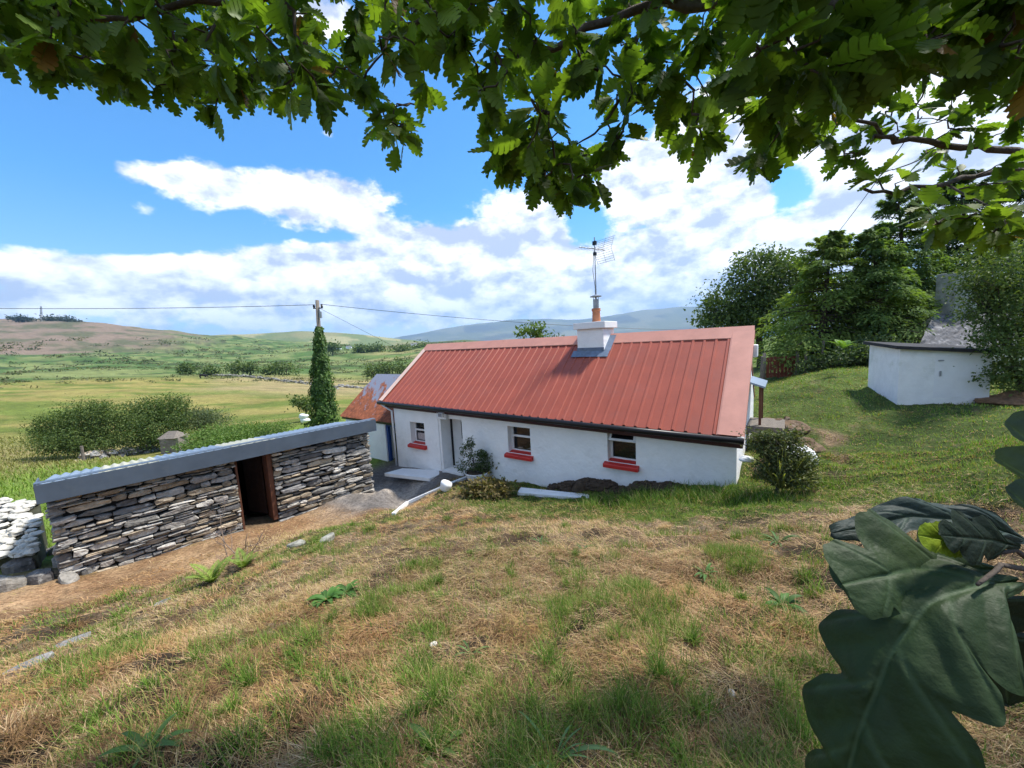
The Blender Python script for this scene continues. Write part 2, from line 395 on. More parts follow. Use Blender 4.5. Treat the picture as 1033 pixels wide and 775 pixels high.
# ------------------------------------------------------------------ far hills
def ridge(name, crest, depth, zfoot, cols, amp, nx=240, ny=40, seed=1, m=None):
    px = np.array([c[0] for c in crest], float); py = np.array([c[1] for c in crest], float); Y = np.array([c[2] for c in crest], float)
    xs = np.linspace(px[0], px[-1], nx); ys = np.interp(xs, px, py); Ys = np.interp(xs, px, Y)
    # soften the polyline
    k = np.ones(9) / 9; ys = np.convolve(np.pad(ys, 4, 'edge'), k, 'valid')
    V = []; Cc = []
    for i in range(nx):
        P = at(xs[i], ys[i], Ys[i])
        dirr = np.array([P[0], P[1]]) / np.hypot(P[0], P[1])
        for j in range(ny):
            e = -1 + 2.2 * j / (ny - 1)          # -1 foot .. 0 crest .. 1.2 behind
            q = P[:2] + dirr * depth * e
            fall = (1 - abs(e)) if e < 0 else (1 - e)
            fall = max(fall, 0); fall = fall * fall * (3 - 2 * fall) if e >= 0 else fall ** 1.25
            z = zfoot + (P[2] - zfoot) * fall
            V.append((q[0], q[1], z))
    V = np.array(V)
    V[:, 2] += (fbm(V[:, 0] / (depth * .35), V[:, 1] / (depth * .35), 5, seed) - .5) * amp
    c = mixc(np.tile(np.array(cols[0]), (len(V), 1)), cols[1], sstep(.4, .62, fbm(V[:, 0] / (depth * .22), V[:, 1] / (depth * .22), 5, seed + 5)))
    if len(cols) > 2: c = mixc(c, cols[2], sstep(.58, .68, vnoise(V[:, 0] / (depth * .12), V[:, 1] / (depth * .09), seed + 9)))
    mb = MB(); mb.grid(V, nx, ny, c)
    o = link_mesh(name, V, [f[::-1] for f in mb.f], m or gm, None, c, True); o['kind'] = 'structure'; return o
ridge('hill', [(60, 352, 1900), (140, 343, 1900), (185, 341, 1900), (230, 338, 1900), (300, 334, 1900), (350, 336, 1950), (400, 342, 2000), (440, 346, 2000), (520, 347, 2000), (700, 345, 2000)], 700, -45,
      [(.20, .19, .085), (.13, .16, .06), (.27, .25, .12)], 14, seed=3)
ridge('low_hill', [(350, 351, 1300), (400, 349, 1300), (440, 345, 1300), (470, 343, 1300), (520, 346, 1300), (600, 346, 1300)], 320, -40,
      [(.09, .12, .04), (.06, .08, .03), (.15, .17, .07)], 10, seed=13)
ridge('mountain', [(330, 350, 9000), (380, 343.5, 9000), (420, 338, 9000), (470, 329, 9000), (520, 322, 9000), (555, 320.5, 9000), (580, 322.5, 9000), (600, 320.5, 8800), (640, 315, 8500), (680, 310.5, 8200),
      (712, 308, 8000), (760, 304, 8000), (840, 303, 8000), (940, 306, 8000), (1100, 318, 8000)], 3200, -60,
      [(.095, .09, .055), (.13, .13, .06), (.17, .16, .085)], 150, seed=23, nx=300)
# ------------------------------------------------------------------ materials of the buildings
M_white = mat('limewash', (.86, .855, .84), .85, .05, 2.5, .35, 9, stain=(.64, .64, .60), stain_scale=1.3, stain_lo=.54, stain_hi=.8, bdist=.05)
M_whitep = mat('white_paint', (.80, .80, .80), .45, .04, 5, .1, 30)
M_red = mat('red_gloss_paint', (.52, .035, .03), .4, .12, 8, .2, 20)
M_redroof = mat('red_roof_sheet', (.29, .069, .041), .5, .12, 1.3, .15, 4, stain=(.25, .075, .052), stain_scale=1.6, stain_lo=.5, stain_hi=.8)
M_ridge = mat('pink_flashing', (.47, .22, .165), .5, .10, 3, .1, 6)
M_verge = mat('pale_flashing', (.60, .42, .34), .5, .10, 3)
M_black = mat('black_gutter', (.012, .011, .012), .35, .1, 5)
M_maroon = mat('maroon_fascia', (.045, .012, .012), .5, .2, 5)
M_lead = mat('lead_flashing', (.13, .17, .235), .55, .3, 7, .3, 15)
M_terra = mat('terracotta', (.42, .17, .085), .8, .2, 12, .2, 40)
M_metal = mat('galvanised_metal', (.32, .33, .35), .45, .15, 10, metal=.6)
M_glass = mat('dark_window_glass', (.006, .007, .009), .03, 0, spec=.4)
M_doorp = mat('grey_white_door_paint', (.60, .61, .60), .5, .06, 4)
M_concrete = mat('white_painted_concrete', (.74, .74, .73), .8, .08, 3, .3, 20, stain=(.5, .49, .46), stain_scale=2.2, stain_lo=.6, stain_hi=.8)
M_blue = mat('blue_door_paint', (.02, .06, .22), .5, .15, 8)
M_darkwood = mat('dark_brown_boards', (.03, .014, .009), .75, .4, 9, .4, 25)
M_brownwood = mat('red_brown_timber', (.12, .048, .026), .7, .3, 10, .4, 25)
M_greywood = mat('weathered_timber', (.17, .145, .12), .85, .3, 10, .4, 25)
M_shedroof = mat('blue_grey_roof_sheet', (.19, .245, .32), .4, .12, 2, .1, 6, spec=.5)
M_fascia = mat('slate_grey_flashing', (.082, .105, .135), .42, .12, 2.5, .1, 5, stain=(.10, .12, .14), stain_scale=3)
M_clear = mat('yellowed_clear_sheet', (.46, .44, .33), .4, .1, 4)
M_dark = mat('dark_interior', (.012, .011, .010), .95, .2, 4)
def rust_material():
    m = mat('rusted_tin', (.235, .075, .035), .85, .5, 7, .3, 20, stain=(.10, .04, .028), stain_scale=6, stain_lo=.5, stain_hi=.7)
    nt = m.node_tree; N = nt.nodes; Lk = nt.links; p = [n for n in N if n.type == 'BSDF_PRINCIPLED'][0]; src = p.inputs['Base Color'].links[0].from_socket
    geo = N.new('ShaderNodeNewGeometry'); mp = N.new('ShaderNodeMapping'); mp.inputs['Rotation'].default_value = (0, 0, PHI); mp.inputs['Scale'].default_value = (3.2, 1.1, 1.1)
    Lk.new(geo.outputs['Position'], mp.inputs[0])
    n = N.new('ShaderNodeTexNoise'); n.inputs['Scale'].default_value = 1.7; n.inputs['Detail'].default_value = 8; n.inputs['Roughness'].default_value = .7; Lk.new(mp.outputs[0], n.inputs[0])
    sp = N.new('ShaderNodeSeparateXYZ'); Lk.new(geo.outputs['Position'], sp.inputs[0])
    mr = N.new('ShaderNodeMapRange'); mr.inputs[1].default_value = RUST_Z0; mr.inputs[2].default_value = RUST_Z1; mr.inputs[3].default_value = -.14; mr.inputs[4].default_value = .20; Lk.new(sp.outputs[2], mr.inputs[0])
    ad = N.new('ShaderNodeMath'); ad.operation = 'ADD'; Lk.new(n.outputs[0], ad.inputs[0]); Lk.new(mr.outputs[0], ad.inputs[1])
    m2 = N.new('ShaderNodeMapRange'); m2.inputs[1].default_value = .52; m2.inputs[2].default_value = .6; Lk.new(ad.outputs[0], m2.inputs[0])
    mx = N.new('ShaderNodeMix'); mx.data_type = 'RGBA'; Lk.new(m2.outputs[0], mx.inputs[0]); Lk.new(src, mx.inputs[6]); mx.inputs[7].default_value = (.17, .19, .25, 1)
    Lk.new(mx.outputs[2], p.inputs['Base Color']); return m

# ------------------------------------------------------------------ cottage
CL = 10.05; CW = front(399.5, 440)[0]; CWID = 4.06; RT = 2.03; REAVE, LEAVE, RIDGE = 2.35, 2.50, 4.20; TE = -.18
def eave_z(s): return REAVE + (LEAVE - REAVE) * (s + .1) / (CL + .2)
def slope_z(s, t): return eave_z(s) + (RIDGE - eave_z(s)) * (t - TE) / (RT - TE)
cottage = thing('cottage', 'long white limewashed cottage with red ribbed metal roof and red window sills', 'house', CP(5, 2, .6))
wins = []                                  # (s0,s1,z0,z1) openings of the front wall
for tl, tr, sl_, sr in (((414.5, 425.3), (428.3, 427.5), (414, 446.5), (428.6, 449.5)), ((512.4, 430.5), (534.4, 431.6), (512.5, 456), (535.8, 460)), ((613, 432.4), (641, 436.3), (612.5, 464.5), (641.7, 470))):
    a1, b1 = front(*tl); a2, b2 = front(*tr); a3, b3 = front(*sl_); a4, b4 = front(*sr)
    wins.append(((a2 + a4) / 2, (a1 + a3) / 2, (b3 + b4) / 2, (b1 + b2) / 2))
dl = front(444, 422)[0]; dr = front(465.5, 424)[0]
DOOR = (dr, dl, .44, 2.08)
ops = wins + [DOOR]
wall = MB()
ss = sorted(set([0, CW] + [q for o in ops for q in o[:2]] + list(np.linspace(0, CW, 22)[1:-1])))
zz = sorted(set([-.6, .2, .8] + [q for o in ops for q in o[2:]]))
def inop(s, z): return any(o[0] < s < o[1] and o[2] < z < o[3] for o in ops)
for i in range(len(ss) - 1):
    for j in range(len(zz)):
        z0 = zz[j]; z1a = zz[j + 1] if j + 1 < len(zz) else None
        if inop((ss[i] + ss[i + 1]) / 2, (z0 + (z1a or 9)) / 2): continue
        ta = z1a if z1a else eave_z(ss[i]) + .02; tb = z1a if z1a else eave_z(ss[i + 1]) + .02
        wall.add([CP(ss[i], 0, z0), CP(ss[i + 1], 0, z0), CP(ss[i + 1], 0, tb), CP(ss[i], 0, ta)], [(3, 2, 1, 0)])
REV = .26
for k, o in enumerate(ops):
    s0, s1, z0, z1 = o; rv = REV if k < 3 else .5; sp_ = .07
    wall.add([CP(s0, 0, z0), CP(s0, 0, z1), CP(s0, rv, z1), CP(s0, rv, z0)], [(0, 1, 2, 3)])
    wall.add([CP(s1, 0, z0), CP(s1, 0, z1), CP(s1, rv, z1), CP(s1, rv, z0)], [(3, 2, 1, 0)])
    wall.add([CP(s0, 0, z1), CP(s1, 0, z1), CP(s1, rv, z1), CP(s0, rv, z1)], [(0, 1, 2, 3)])
    wall.add([CP(s0, 0, z0), CP(s1, 0, z0), CP(s1, rv, z0), CP(s0, rv, z0)], [(3, 2, 1, 0)])
for s_, fl in ((0, 1), (CW, 0)):           # gables
    tt = np.linspace(0, CWID, 13)
    for i in range(12):
        a_, b_ = tt[i], tt[i + 1]
        za = slope_z(s_, a_) if a_ <= RT else slope_z(s_, 2 * RT - a_); zb = slope_z(s_, b_) if b_ <= RT else slope_z(s_, 2 * RT - b_)
        wall.add([CP(s_, a_, -.6), CP(s_, b_, -.6), CP(s_, b_, zb - .03), CP(s_, a_, za - .03)], [(0, 1, 2, 3) if fl else (3, 2, 1, 0)])
wall.add([CP(0, CWID, -.6), CP(CW, CWID, -.6), CP(CW, CWID, eave_z(CL)), CP(0, CWID, eave_z(0))], [(0, 1, 2, 3)])
build('wall', wall, M_white, cottage)
def ribbed(mb, s0, s1, t0, t1, zf, pitch=.235, h=.026, side=1, off=0.02, top=.036, base=.07, sag=0):
    """box-profile sheet from t0 (low) to t1 (high); side -1 mirrors about the ridge"""
    prof = []; s = s0
    while s < s1 - 1e-6:
        c = s + pitch / 2
        for q, hh in ((s, 0), (c - base / 2, 0), (c - top / 2, h), (c + top / 2, h), (c + base / 2, 0)):
            if q <= s1: prof.append((q, hh))
        s += pitch
    prof.append((s1, 0)); V = []; nt_ = 9
    for j in range(nt_):
        t = t0 + (t1 - t0) * j / (nt_ - 1)
        for (q, hh) in prof:
            tt = t if side == 1 else 2 * RT - t
            V.append(CP(q, tt, zf(q, t) + off + hh + .006 * math.sin(q * 1.7 + t * 2)))
    n = len(prof)
    Fs = [(j * n + i, j * n + i + 1, (j + 1) * n + i + 1, (j + 1) * n + i) for j in range(nt_ - 1) for i in range(n - 1)]
    if side == 1: Fs = [f[::-1] for f in Fs]
    mb.add(V, Fs)
roof = MB()
ribbed(roof, .22, 3.45, TE - .05, RT, slope_z, off=.032); ribbed(roof, 3.45, CL + .12, TE - .05, RT, slope_z, off=.022)
ribbed(roof, .0, CL + .12, TE - .05, RT, slope_z, side=-1)
for sd in (1, -1):                         # the boarding under the sheets closes the slope
    roof.add([CP(q, (t if sd == 1 else 2 * RT - t), slope_z(q, t) - .01) for q, t in ((-.06 * (sd == 1), TE), (CL + .06, TE), (CL + .06, RT), (-.06 * (sd == 1), RT))], [(3, 2, 1, 0) if sd == 1 else (0, 1, 2, 3)])
roof_o = build('roof', roof, M_redroof, cottage)
rc = MB()                                  # ridge cap: two folded flanges, notched over the ribs
for sd in (1, -1):
    for a0, a1 in ((-.12, 3.2), (3.203, 6.6), (6.603, CL + .14)):
        V = [CP(q, (t if sd == 1 else 2 * RT - t), slope_z(q, t) + .068 + dz) for q in (a0, a1) for t, dz in ((RT - .27, -.004), (RT, .012))]
        rc.add(V, [(0, 1, 3, 2) if sd == 1 else (2, 3, 1, 0)])
        V = [CP(q, (RT - .27 if sd == 1 else RT + .27), slope_z(q, RT - .27) + dz) for q in (a0, a1) for dz in (.064, .045)]
        rc.add(V, [(0, 2, 3, 1)])
build('ridge_cap', rc, M_ridge, roof_o)
vg = MB()                                  # flat flashing on the right verge
for sd in (1, -1):
    V = [CP(q, (t if sd == 1 else 2 * RT - t), slope_z(q, t) + dz) for q, dz in (((.30, .062), (.27, .072), (-.13, .072), (-.13, -.06)) if sd == 1 else ((.3, .062), (.27, .072), (-.02, .072), (-.02, .0))) for t in (TE - .06, RT - .1)]
    vg.add(V, [((i * 2, i * 2 + 1, i * 2 + 3, i * 2 + 2) if sd == -1 else (i * 2, i * 2 + 2, i * 2 + 3, i * 2 + 1)) for i in range(3)])
lab(build('verge_flashing', vg, M_ridge, roof_o), 'broad flat pinkish flashing along the right roof edge')
vg = MB()
for sd in (1, -1):
    V = [CP(q, (t if sd == 1 else 2 * RT - t), slope_z(q, t) + dz) for q, dz in ((CL - .04, .062), (CL + .15, .07), (CL + .15, -.08)) for t in (TE - .06, RT - .1)]
    vg.add(V, [((i * 2, i * 2 + 1, i * 2 + 3, i * 2 + 2) if sd == 1 else (i * 2, i * 2 + 2, i * 2 + 3, i * 2 + 1)) for i in range(2)])
lab(build('verge_flashing', vg, M_verge, roof_o), 'pale cream flashing along the left roof edge')
fs = MB(); g = MB()
e0, e1 = CP(-.1, -.06, eave_z(-.1) - .145), CP(CL + .1, -.06, eave_z(CL + .1) - .145)
ax = (e1 - e0) / 2; fs.box((e0 + e1) / 2, ax, .055 * W_, .085 * Z_)
build('fascia_board', fs, M_maroon, cottage, bevel=.006)
g.tube([CP(-.13, TE - .10, eave_z(-.1) - .055), CP(3, TE - .10, eave_z(3) - .06), CP(7, TE - .10, eave_z(7) - .06), CP(CL + .14, TE - .10, eave_z(CL) - .055)], .058, 10)
gut = build('gutter', g, M_black, cottage, True)
dp = MB(); dp.tube([CP(CL + .1, -.22, eave_z(CL) - .1), CP(CW + .05, -.05, eave_z(CL) - .35), CP(CW + .045, -.05, .3)], .032, 8)
build('downpipe', dp, M_whitep, cottage, True)
for k, (s0, s1, z0, z1) in enumerate(wins):
    t0 = .20; fw = .05
    wf = MB()
    def bar(mb, a, b, c, d, t=t0, th=.03): mb.box(CP((a + b) / 2, t, (c + d) / 2), (b - a) / 2 * L_, th * W_, (d - c) / 2 * Z_)
    zm = z0 + (z1 - z0) * (.60 if k < 2 else .62)
    bar(wf, s0 + .002, s0 + fw, z0 + .01, z1 - .002); bar(wf, s1 - fw, s1 - .002, z0 + .01, z1 - .002)
    bar(wf, s0 + fw, s1 - fw, z0 + .01, z0 + .06); bar(wf, s0 + fw, s1 - fw, z1 - .05, z1 - .002); bar(wf, s0 + fw, s1 - fw, zm - .025, zm + .025)
    wo_ = build('window', wf, M_whitep, cottage, bevel=.005)
    pn = MB(); pn.box(CP((s0 + s1) / 2, t0 + .012, (z0 + .06 + zm - .025) / 2), (s1 - s0 - 2 * fw) / 2 * L_, .004 * W_, (zm - .085 - z0) / 2 * Z_)
    build('pane', pn, M_glass, wo_)
    if k == 2:                              # the top light of the right window hangs open
        hinge = CP((s0 + s1) / 2, t0 - .04, z1 - .045); an = math.radians(34)
        dn = -math.cos(an) * Z_ - math.sin(an) * W_; nn = -math.cos(an) * W_ + math.sin(an) * Z_
        hh = z1 - zm - .03; hw = (s1 - s0) / 2 - .02; sa = MB()
        for (cc, a_, b_) in ((hinge + dn * .025, hw, .025), (hinge + dn * (hh - .025), hw, .025)): sa.box(cc, a_ * L_, b_ * dn, .016 * nn)
        for sg in (-1, 1): sa.box(hinge + dn * hh / 2 + sg * (hw - .025) * L_, .025 * L_, (hh / 2 - .05) * dn, .016 * nn)
        lab(build('sash', sa, M_whitep, wo_, bevel=.004), 'white top sash propped open')
        pn = MB(); pn.box(hinge + dn * hh / 2, (hw - .05) * L_, (hh / 2 - .05) * dn, .004 * nn); build('pane', pn, M_glass, wo_)
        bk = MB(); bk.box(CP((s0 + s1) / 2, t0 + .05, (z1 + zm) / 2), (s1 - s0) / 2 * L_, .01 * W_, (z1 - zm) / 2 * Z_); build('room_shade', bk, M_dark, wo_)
    else:
        pn = MB(); pn.box(CP((s0 + s1) / 2, t0 + .012, (z1 - .05 + zm + .025) / 2), (s1 - s0 - 2 * fw) / 2 * L_, .004 * W_, (z1 - .075 - zm) / 2 * Z_); build('pane', pn, M_glass, wo_)
    if k == 0:                              # half-drawn white net curtain
        cu = MB(); cu.box(CP(s0 + (s1 - s0) * .5, t0 + .004, z0 + .2), (s1 - s0 - 2 * fw) / 2 * .8 * L_, .003 * W_, .11 * Z_); lab(build('curtain', cu, mat('net_curtain', (.42, .38, .38), .9, .4, 30), wo_), 'pinkish net curtain behind the lower pane')
    sl2 = MB(); sb = MB()                   # sloped sill with a rounded nose
    V = []
    for q in (s0 - .07, s0 + .0, s1 - .0, s1 + .07):
        tin = .18 if s0 - .01 < q < s1 + .01 else -.003
        for t, z in ((tin, z0 + .035 if tin > 0 else z0 - .005), (-.10, z0 - .03), (-.115, z0 - .05), (-.11, z0 - .115), (-.003, z0 - .12)): V.append(CP(q, t, z))
    Fs = []
    for i in range(3):
        for j in range(4): Fs.append((i * 5 + j, i * 5 + j + 1, (i + 1) * 5 + j + 1, (i + 1) * 5 + j))
    Fs += [(0, 1, 2, 3, 4)[::-1], (15, 16, 17, 18, 19)]
    sl2.add(V, Fs); build('sill', sl2, M_red, wo_)
s0, s1, z0, z1 = DOOR
dz_ = MB(); tD = .44
def dbar(mb, a, b, c, d, t=tD, th=.02): mb.box(CP((a + b) / 2, t, (c + d) / 2), (b - a) / 2 * L_, th * W_, (d - c) / 2 * Z_)
dbar(dz_, s0 + .05, s1 - .06, z0 + .08, z0 + .9); dbar(dz_, s0 + .05, s0 + .17, z0 + .9, z1 - .05); dbar(dz_, s1 - .42, s1 - .06, z0 + .9, z1 - .05); dbar(dz_, s0 + .17, s1 - .42, z1 - .17, z1 - .05); dbar(dz_, s0 + .17, s1 - .42, z0 + .9, z0 + .95)
dbar(dz_, s0 + .15, s1 - .18, z0 + .2, z0 + .8, tD - .012, .02)
door = build('door', dz_, M_doorp, cottage, bevel=.006)
q = MB(); dbar(q, s0 + .17, s1 - .42, z0 + .95, z1 - .17, tD + .005, .005); build('pane', q, M_glass, door)
q = MB(); q.tube([CP(s0 + .11, tD - .03, z0 + .93), CP(s0 + .11, tD - .07, z0 + .93), CP(s0 + .21, tD - .07, z0 + .93)], .012); build('handle', q, M_black, door, True)
q = MB(); dbar(q, s0 + .002, s0 + .05, z0, z1 - .002, tD - .01, .035); dbar(q, s1 - .06, s1 - .002, z0, z1 - .002, tD - .01, .035); dbar(q, s0 + .05, s1 - .06, z1 - .05, z1 - .002, tD - .01, .035)
lab(build('door_frame', q, M_black, cottage), 'dark frame of the front door')
q = MB(); dbar(q, s0 + .003, s1 - .003, z0 - .05, z0 + .07, .17, .25); build('doorstep', q, M_concrete, cottage, bevel=.01)
ls_, lz_ = front(447.5, 418.5)
q = MB(); q.box(CP(ls_, -.06, lz_), .19 * L_, .055 * W_, .11 * Z_); q.box(CP(ls_ - .06, -.15, lz_ + .03), .09 * L_, .05 * W_, .07 * Z_)
sl_o = build('security_light', q, M_whitep, cottage, bevel=.012)
q = MB(); q.box(CP(ls_ - .06, -.203, lz_ + .03), .07 * L_, .006 * W_, .05 * Z_); build('lens', q, mat('lamp_glass', (.25, .25, .26), .2, 0), sl_o)
cb = MB(); cb.tube([CP(ls_ + .25, -.012, eave_z(8) - .2), CP(ls_ + .25, -.012, 1.3), CP(ls_ + .24, -.012, .45)], .014, 6); build('cable_conduit', cb, M_whitep, cottage)
# chimney
def onroof(px, py):
    n = np.cross(L_, (W_ * (RT - TE) + Z_ * (RIDGE - 2.43)));
    return atpl(px, py, CP(4, RT, RIDGE), n / np.linalg.norm(n))
cbl = onroof(582, 356.5); cbr = onroof(607, 357)
c_s = [(P - O) @ L_ for P in (cbl, cbr)]; c_t = ((cbl - O) @ W_ + (cbr - O) @ W_) / 2
CS0, CS1 = c_s[1], c_s[0]; CT0 = c_t; CT1 = CT0 + .74; CS0 -= .05; CS1 -= .03
ctop = atpl(593, 332, CP(0, CT0, 0), W_)[2]
q = MB(); q.box(CP((CS0 + CS1) / 2, (CT0 + CT1) / 2, (ctop + 3.3) / 2), (CS1 - CS0) / 2 * L_, (CT1 - CT0) / 2 * W_, (ctop - 3.3) / 2 * Z_)
chim = build('chimney', q, M_white, cottage, bevel=.015)
q = MB(); q.box(CP((CS0 + CS1) / 2, (CT0 + CT1) / 2, ctop + .085), ((CS1 - CS0) / 2 + .07) * L_, ((CT1 - CT0) / 2 + .07) * W_, .085 * Z_)
build('chimney_cap', q, M_whitep, chim, bevel=.012)
q = MB()
for a_, b_, c_, d_ in ((CS0 - .16, CS1 + .12, CT0 - .17, CT0 + .0), (CS0 - .17, CS0 + .0, CT0 + .0, RT - .05)):
    q.add([CP(a_, c_, slope_z(a_, c_) + .07), CP(b_, c_, slope_z(b_, c_) + .07), CP(b_, d_, slope_z(b_, d_) + .085), CP(a_, d_, slope_z(a_, d_) + .085)], [(3, 2, 1, 0)])
q.box(CP((CS0 + CS1) / 2, CT0 - .008, slope_z(CS0, CT0) + .1), ((CS1 - CS0) / 2 + .01) * L_, .006 * W_, .06 * Z_)
build('lead_flashing', q, M_lead, chim)
pc_ = CP((CS0 + CS1) / 2 - .03, (CT0 + CT1) / 2, ctop + .17)
q = MB(); q.tube([pc_, pc_ + [0, 0, .02], pc_ + [0, 0, .04], pc_ + [0, 0, .28], pc_ + [0, 0, .30], pc_ + [0, 0, .36]], [.12, .12, .11, .10, .12, .115], 16); pot = build('chimney_pot', q, M_terra, chim)
q = MB(); q.tube([pc_ + [0, 0, .36], pc_ + [0, 0, .60]], .075, 14); q.tube([pc_ + [0, 0, .66], pc_ + [0, 0, .68], pc_ + [0, 0, .72]], [.15, .15, .03], 14)
for k in range(4):
    q.tube([pc_ + [.065 * math.cos(k * PI / 2), .065 * math.sin(k * PI / 2), .6], pc_ + [.065 * math.cos(k * PI / 2), .065 * math.sin(k * PI / 2), .67]], .008, 5)
build('cowl', q, M_metal, chim)
# aerial strapped to the back of the pot
ab = pc_ + np.array([.05, .16, .1]); tipx = atpl(599.5, 239.5, ab, W_); mid = atpl(601, 312, ab, W_)
aer = thing('tv_aerial', 'thin tv aerial with fine rods on a mast above the white chimney', 'aerial', ab)
q = MB(); q.tube([ab, ab + (tipx - ab) * .5, tipx], [.017, .015, .013], 8); build('mast', q, M_metal, aer)
q = MB()
def mp_(f): return ab + (tipx - ab) * f
bd = (.35 * L_ - .94 * W_); bd /= np.linalg.norm(bd); cd_ = np.cross(bd, Z_)
bc = mp_(.86); q.tube([bc - .38 * bd, bc + .55 * bd], .012, 6)
build('boom', q, M_metal, aer)
q = MB()
for k in range(9): q.tube([bc + (-.3 + k * .1) * bd - .2 * cd_, bc + (-.3 + k * .1) * bd + .2 * cd_], .0035, 5)
build('director_rods', q, M_metal, aer)
q = MB()
for sg in (1, -1):
    pl0 = bc - .3 * bd
    for k in range(6):
        z = sg * (.03 + k * .055); q.tube([pl0 - sg * 0 * bd + [0, 0, z] - .3 * cd_ - abs(z) * .4 * bd, pl0 + [0, 0, z] + .3 * cd_ - abs(z) * .4 * bd], .005, 5)
    for sx in (-.3, 0, .3): q.tube([pl0 + sx * cd_, pl0 + sx * cd_ + [0, 0, sg * .33] - .13 * bd], .005, 5)
build('reflector_grid', q, M_metal, aer)
q = MB(); q.tube([mp_(.84) + .03 * cd_, mp_(.6) + .09 * cd_, mp_(.4) + .03 * cd_, mp_(.1) + .03 * cd_], .007, 6); build('cable', q, M_black, aer)
q = MB(); q.box(mp_(.93), .05 * cd_, .03 * bd, .05 * Z_); build('clamp', q, M_black, aer)
q = MB(); q.box(mp_(.80), .04 * cd_, .03 * bd, .04 * Z_); build('clamp', q, M_black, aer)
# small fittings on the right gable
q = MB(); P = CP(-.1, 1.75, 3.75); q.box(P, .1 * L_, .13 * W_, .13 * Z_); build('vent_box', q, M_whitep, cottage, bevel=.02)
q = MB(); P = CP(-.03, .75, 2.25); q.box(P, .028 * L_, .09 * W_, .06 * Z_); build('meter_box', q, M_whitep, cottage, bevel=.01)

# ------------------------------------------------------------------ outhouse with the rusty tin roof, against the far gable
def frontO(px, py, t): P = atpl(px, py, CP(0, t, 0), W_); return (P - O) @ L_, P[2]
oe_l = frontO(343, 420, .0); oe_r = frontO(397, 426, .0); ot = frontO(384, 377.5, 1.75)
print('outhouse', oe_l, oe_r, ot)
OS0, OS1 = CW + .01, min(oe_l[0], CL + 3.2); OZ = oe_l[1]; OZ2 = ot[1]; OT = .14
print('CW', CW)
RUST_Z0, RUST_Z1 = OZ, OZ2
M_rust = rust_material()
outh = thing('outhouse', 'small white outhouse with rusty orange tin roof against the cottage gable', 'outhouse', CP(CL + 1.3, 1.5, .1))
dA = frontO(388, 430, OT)[0]; dB = frontO(401, 430, OT)[0]
ztopd = OZ - .12; q = MB()
D0, D1 = max(dB, OS0 + .03), dA
def ow(a, b, c, d, t=OT, fl=True): q.add([CP(a, t, c), CP(b, t, c), CP(b, t, d), CP(a, t, d)], [(3, 2, 1, 0)])
ow(D1, OS1 - .12, -.6, OZ + .05); ow(D0, D1, ztopd, OZ + .05); ow(OS0, D0, -.6, OZ + .05)
q.add([CP(D1, OT, -.3), CP(D1, OT, ztopd), CP(D1, OT + .35, ztopd), CP(D1, OT + .35, -.3)], [(3, 2, 1, 0)])
oe = OS1 - .12
q.add([CP(oe, OT, -.6), CP(oe, 3.4, -.6), CP(oe, 3.4, OZ), CP(oe, 1.75, OZ2 - .03), CP(oe, OT, OZ + .05)], [(4, 3, 2, 1, 0)])
q.add([CP(OS0, 3.4, -.6), CP(oe, 3.4, -.6), CP(oe, 3.4, OZ), CP(OS0, 3.4, OZ)], [(0, 1, 2, 3)])
build('wall', q, M_white, outh)
q = MB()
def corr(mb, s0, s1, pts, pitch=.076, amp=.012):
    n = int((s1 - s0) / pitch * 6); V = []
    for (t, z) in pts:
        for i in range(n + 1):
            s = s0 + (s1 - s0) * i / n; V.append(CP(s, t, z + amp * math.sin(2 * PI * (s - s0) / pitch)))
    m = n + 1; mb.add(V, [((j + 1) * m + i, (j + 1) * m + i + 1, j * m + i + 1, j * m + i) for j in range(len(pts) - 1) for i in range(n)])
corr(q, OS0 + .0, OS1, [(-.02, OZ), (.55, OZ + (OZ2 - OZ) * .325), (1.2, OZ + (OZ2 - OZ) * .69), (1.76, OZ2)]); corr(q, OS0, OS1, [(1.76, OZ2), (3.5, OZ - .02)])
build('roof', q, M_rust, outh, True)
q = MB(); q.box(CP((OS0 + OS1) / 2, .09, OZ - .05), (OS1 - OS0) / 2 * L_, .02 * W_, .055 * Z_); build('fascia_board', q, M_black, outh)
q = MB(); q.box(CP(D1 - .05, OT + .1, ztopd / 2), .05 * L_, .05 * W_, ztopd / 2 * Z_); q.box(CP((D0 + D1) / 2, OT + .1, ztopd - .04), (D1 - D0) / 2 * L_, .048 * W_, .04 * Z_)
build('door_frame', q, M_blue, outh)
q = MB(); q.box(CP((D0 + D1) / 2, OT + .5, ztopd / 2), (D1 - D0) / 2 * L_, .02 * W_, (ztopd / 2 + .2) * Z_)  # dark sheet added for the shade inside the open doorway, behind stacked logs
for k in range(9): q.box(CP((D0 + D1) / 2 - .02, OT + .46, .25 + k * .18), (D1 - D0) * .28 * L_, .02 * W_, .05 * Z_)
build('door', q, mat('doorway_shade_and_logs', (.05, .042, .038), .9, .7, 14), outh)

